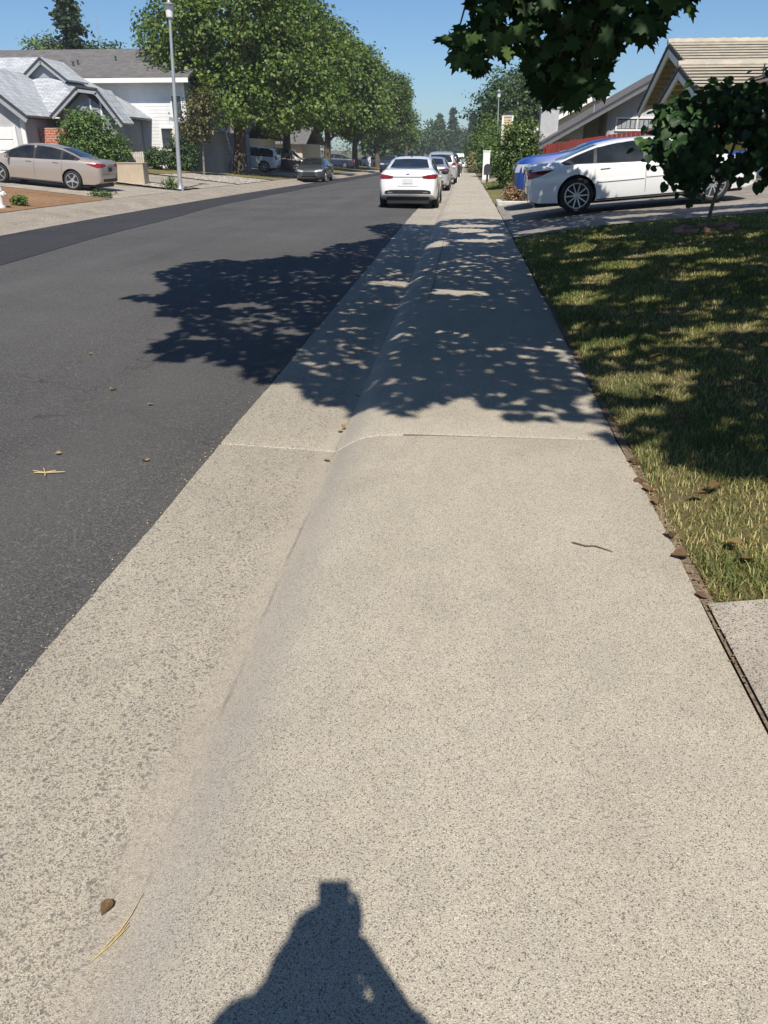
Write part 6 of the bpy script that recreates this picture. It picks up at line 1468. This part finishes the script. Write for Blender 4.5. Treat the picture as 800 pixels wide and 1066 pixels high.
i = len(Vl); Vl += [(bpos[0] + 0.012, bpos[1] + 0.04, bpos[2] - 0.045), (bpos[0] + 0.025, bpos[1] + 0.055, bpos[2] - 0.08)]; El += [(0, i), (i, i + 1)]; Rl += [.012, .009]
skin_chain('hand', Vl, El, Rl, M['skin'], pe, 2, 1)
PITCH = math.radians(25.232); YAW = math.radians(5.554)
ph = thing('phone', 'thin black phone held up in front of the face by the person', 'phone', (0, 0, 1.5), (math.pi / 2 - PITCH, 0, YAW))
part('case', ph, M['black'], lambda b: box(b, -0.048, 0.024, -0.132, 0.016, 0.006, 0.014, 0.002))
part('screen', ph, M['glass'], lambda b: box(b, -0.045, 0.021, -0.129, 0.013, 0.0141, 0.0146))
part('lens_ring', ph, M['chrome'], lambda b: lathe(b, [(0.006, 0.0045), (0.008, 0.0045), (0.008, 0.0062), (0.006, 0.0062)], 16))

hz = bmesh.new(); box(hz, -260, 260, -60, 430, -4.2, 24)
hzo = bm_obj('haze', hz, []); hzo['kind'] = 'stuff'; hzo['label'] = 'thin summer haze over the street'
hm = bpy.data.materials.new('thin_haze'); hm.use_nodes = True; hn = hm.node_tree; hn.nodes.remove(hn.nodes['Principled BSDF'])
pv = hn.nodes.new('ShaderNodeVolumePrincipled'); pv.inputs['Color'].default_value = (0.86, 0.91, 1.0, 1); pv.inputs['Density'].default_value = 0.0004
hn.links.new(pv.outputs[0], hn.nodes['Material Output'].inputs['Volume']); hzo.data.materials.append(hm)
# ------------------------------------------------------------------ camera, light
cam = bpy.data.cameras.new('camera'); co = bpy.data.objects.new('camera', cam); link(co); scene.camera = co
cam.sensor_fit = 'VERTICAL'; cam.sensor_height = 24.0; cam.lens = 800.0 / 1066.0 * 24.0
cam.clip_start = 0.003; cam.clip_end = 6000
co.location = (0, 0, 1.5); co.rotation_euler = (math.pi / 2 - PITCH, 0, YAW)
sun = bpy.data.lights.new('sun', 'SUN'); so = bpy.data.objects.new('sun', sun); link(so)
ld = Vector((-0.12472, 0.68847, -0.86614)).normalized()
so.rotation_euler = ld.to_track_quat('-Z', 'Y').to_euler(); so.location = (3, -12, 20)
sun.energy = SUN_E; sun.angle = R(0.53); sun.color = (1.0, 0.94, 0.85)
wd = bpy.data.worlds.new('World'); scene.world = wd; wd.use_nodes = True
nt = wd.node_tree; bg = nt.nodes['Background']
sky = nt.nodes.new('ShaderNodeTexSky'); sky.sky_type = 'NISHITA'; sky.sun_disc = False
sky.sun_elevation = R(51.07); d_ = -ld; sky.sun_rotation = math.atan2(d_.x, d_.y)
sky.air_density = 1.0; sky.dust_density = 0.4; sky.ozone_density = 3.5; sky.altitude = 20
tn = nt.nodes.new('ShaderNodeMix'); tn.data_type = 'RGBA'; tn.blend_type = 'MULTIPLY'; tn.inputs[0].default_value = 1.0; tn.inputs[7].default_value = (0.71, 0.90, 1.10, 1)
nt.links.new(sky.outputs[0], tn.inputs[6]); nt.links.new(tn.outputs[2], bg.inputs['Color']); bg.inputs['Strength'].default_value = SKY_E
vs = scene.view_settings; vs.view_transform = 'Standard'; vs.look = 'None'; vs.exposure = EXPO; vs.gamma = 1.0
scene.cycles.max_bounces = 6; scene.cycles.diffuse_bounces = 3; scene.cycles.glossy_bounces = 3; scene.cycles.transmission_bounces = 3; scene.cycles.transparent_max_bounces = 4
scene.cycles.use_denoising = True; scene.cycles.denoiser = 'OPENIMAGEDENOISE'; scene.cycles.denoising_input_passes = 'RGB_ALBEDO_NORMAL'; scene.cycles.denoising_prefilter = 'NONE'
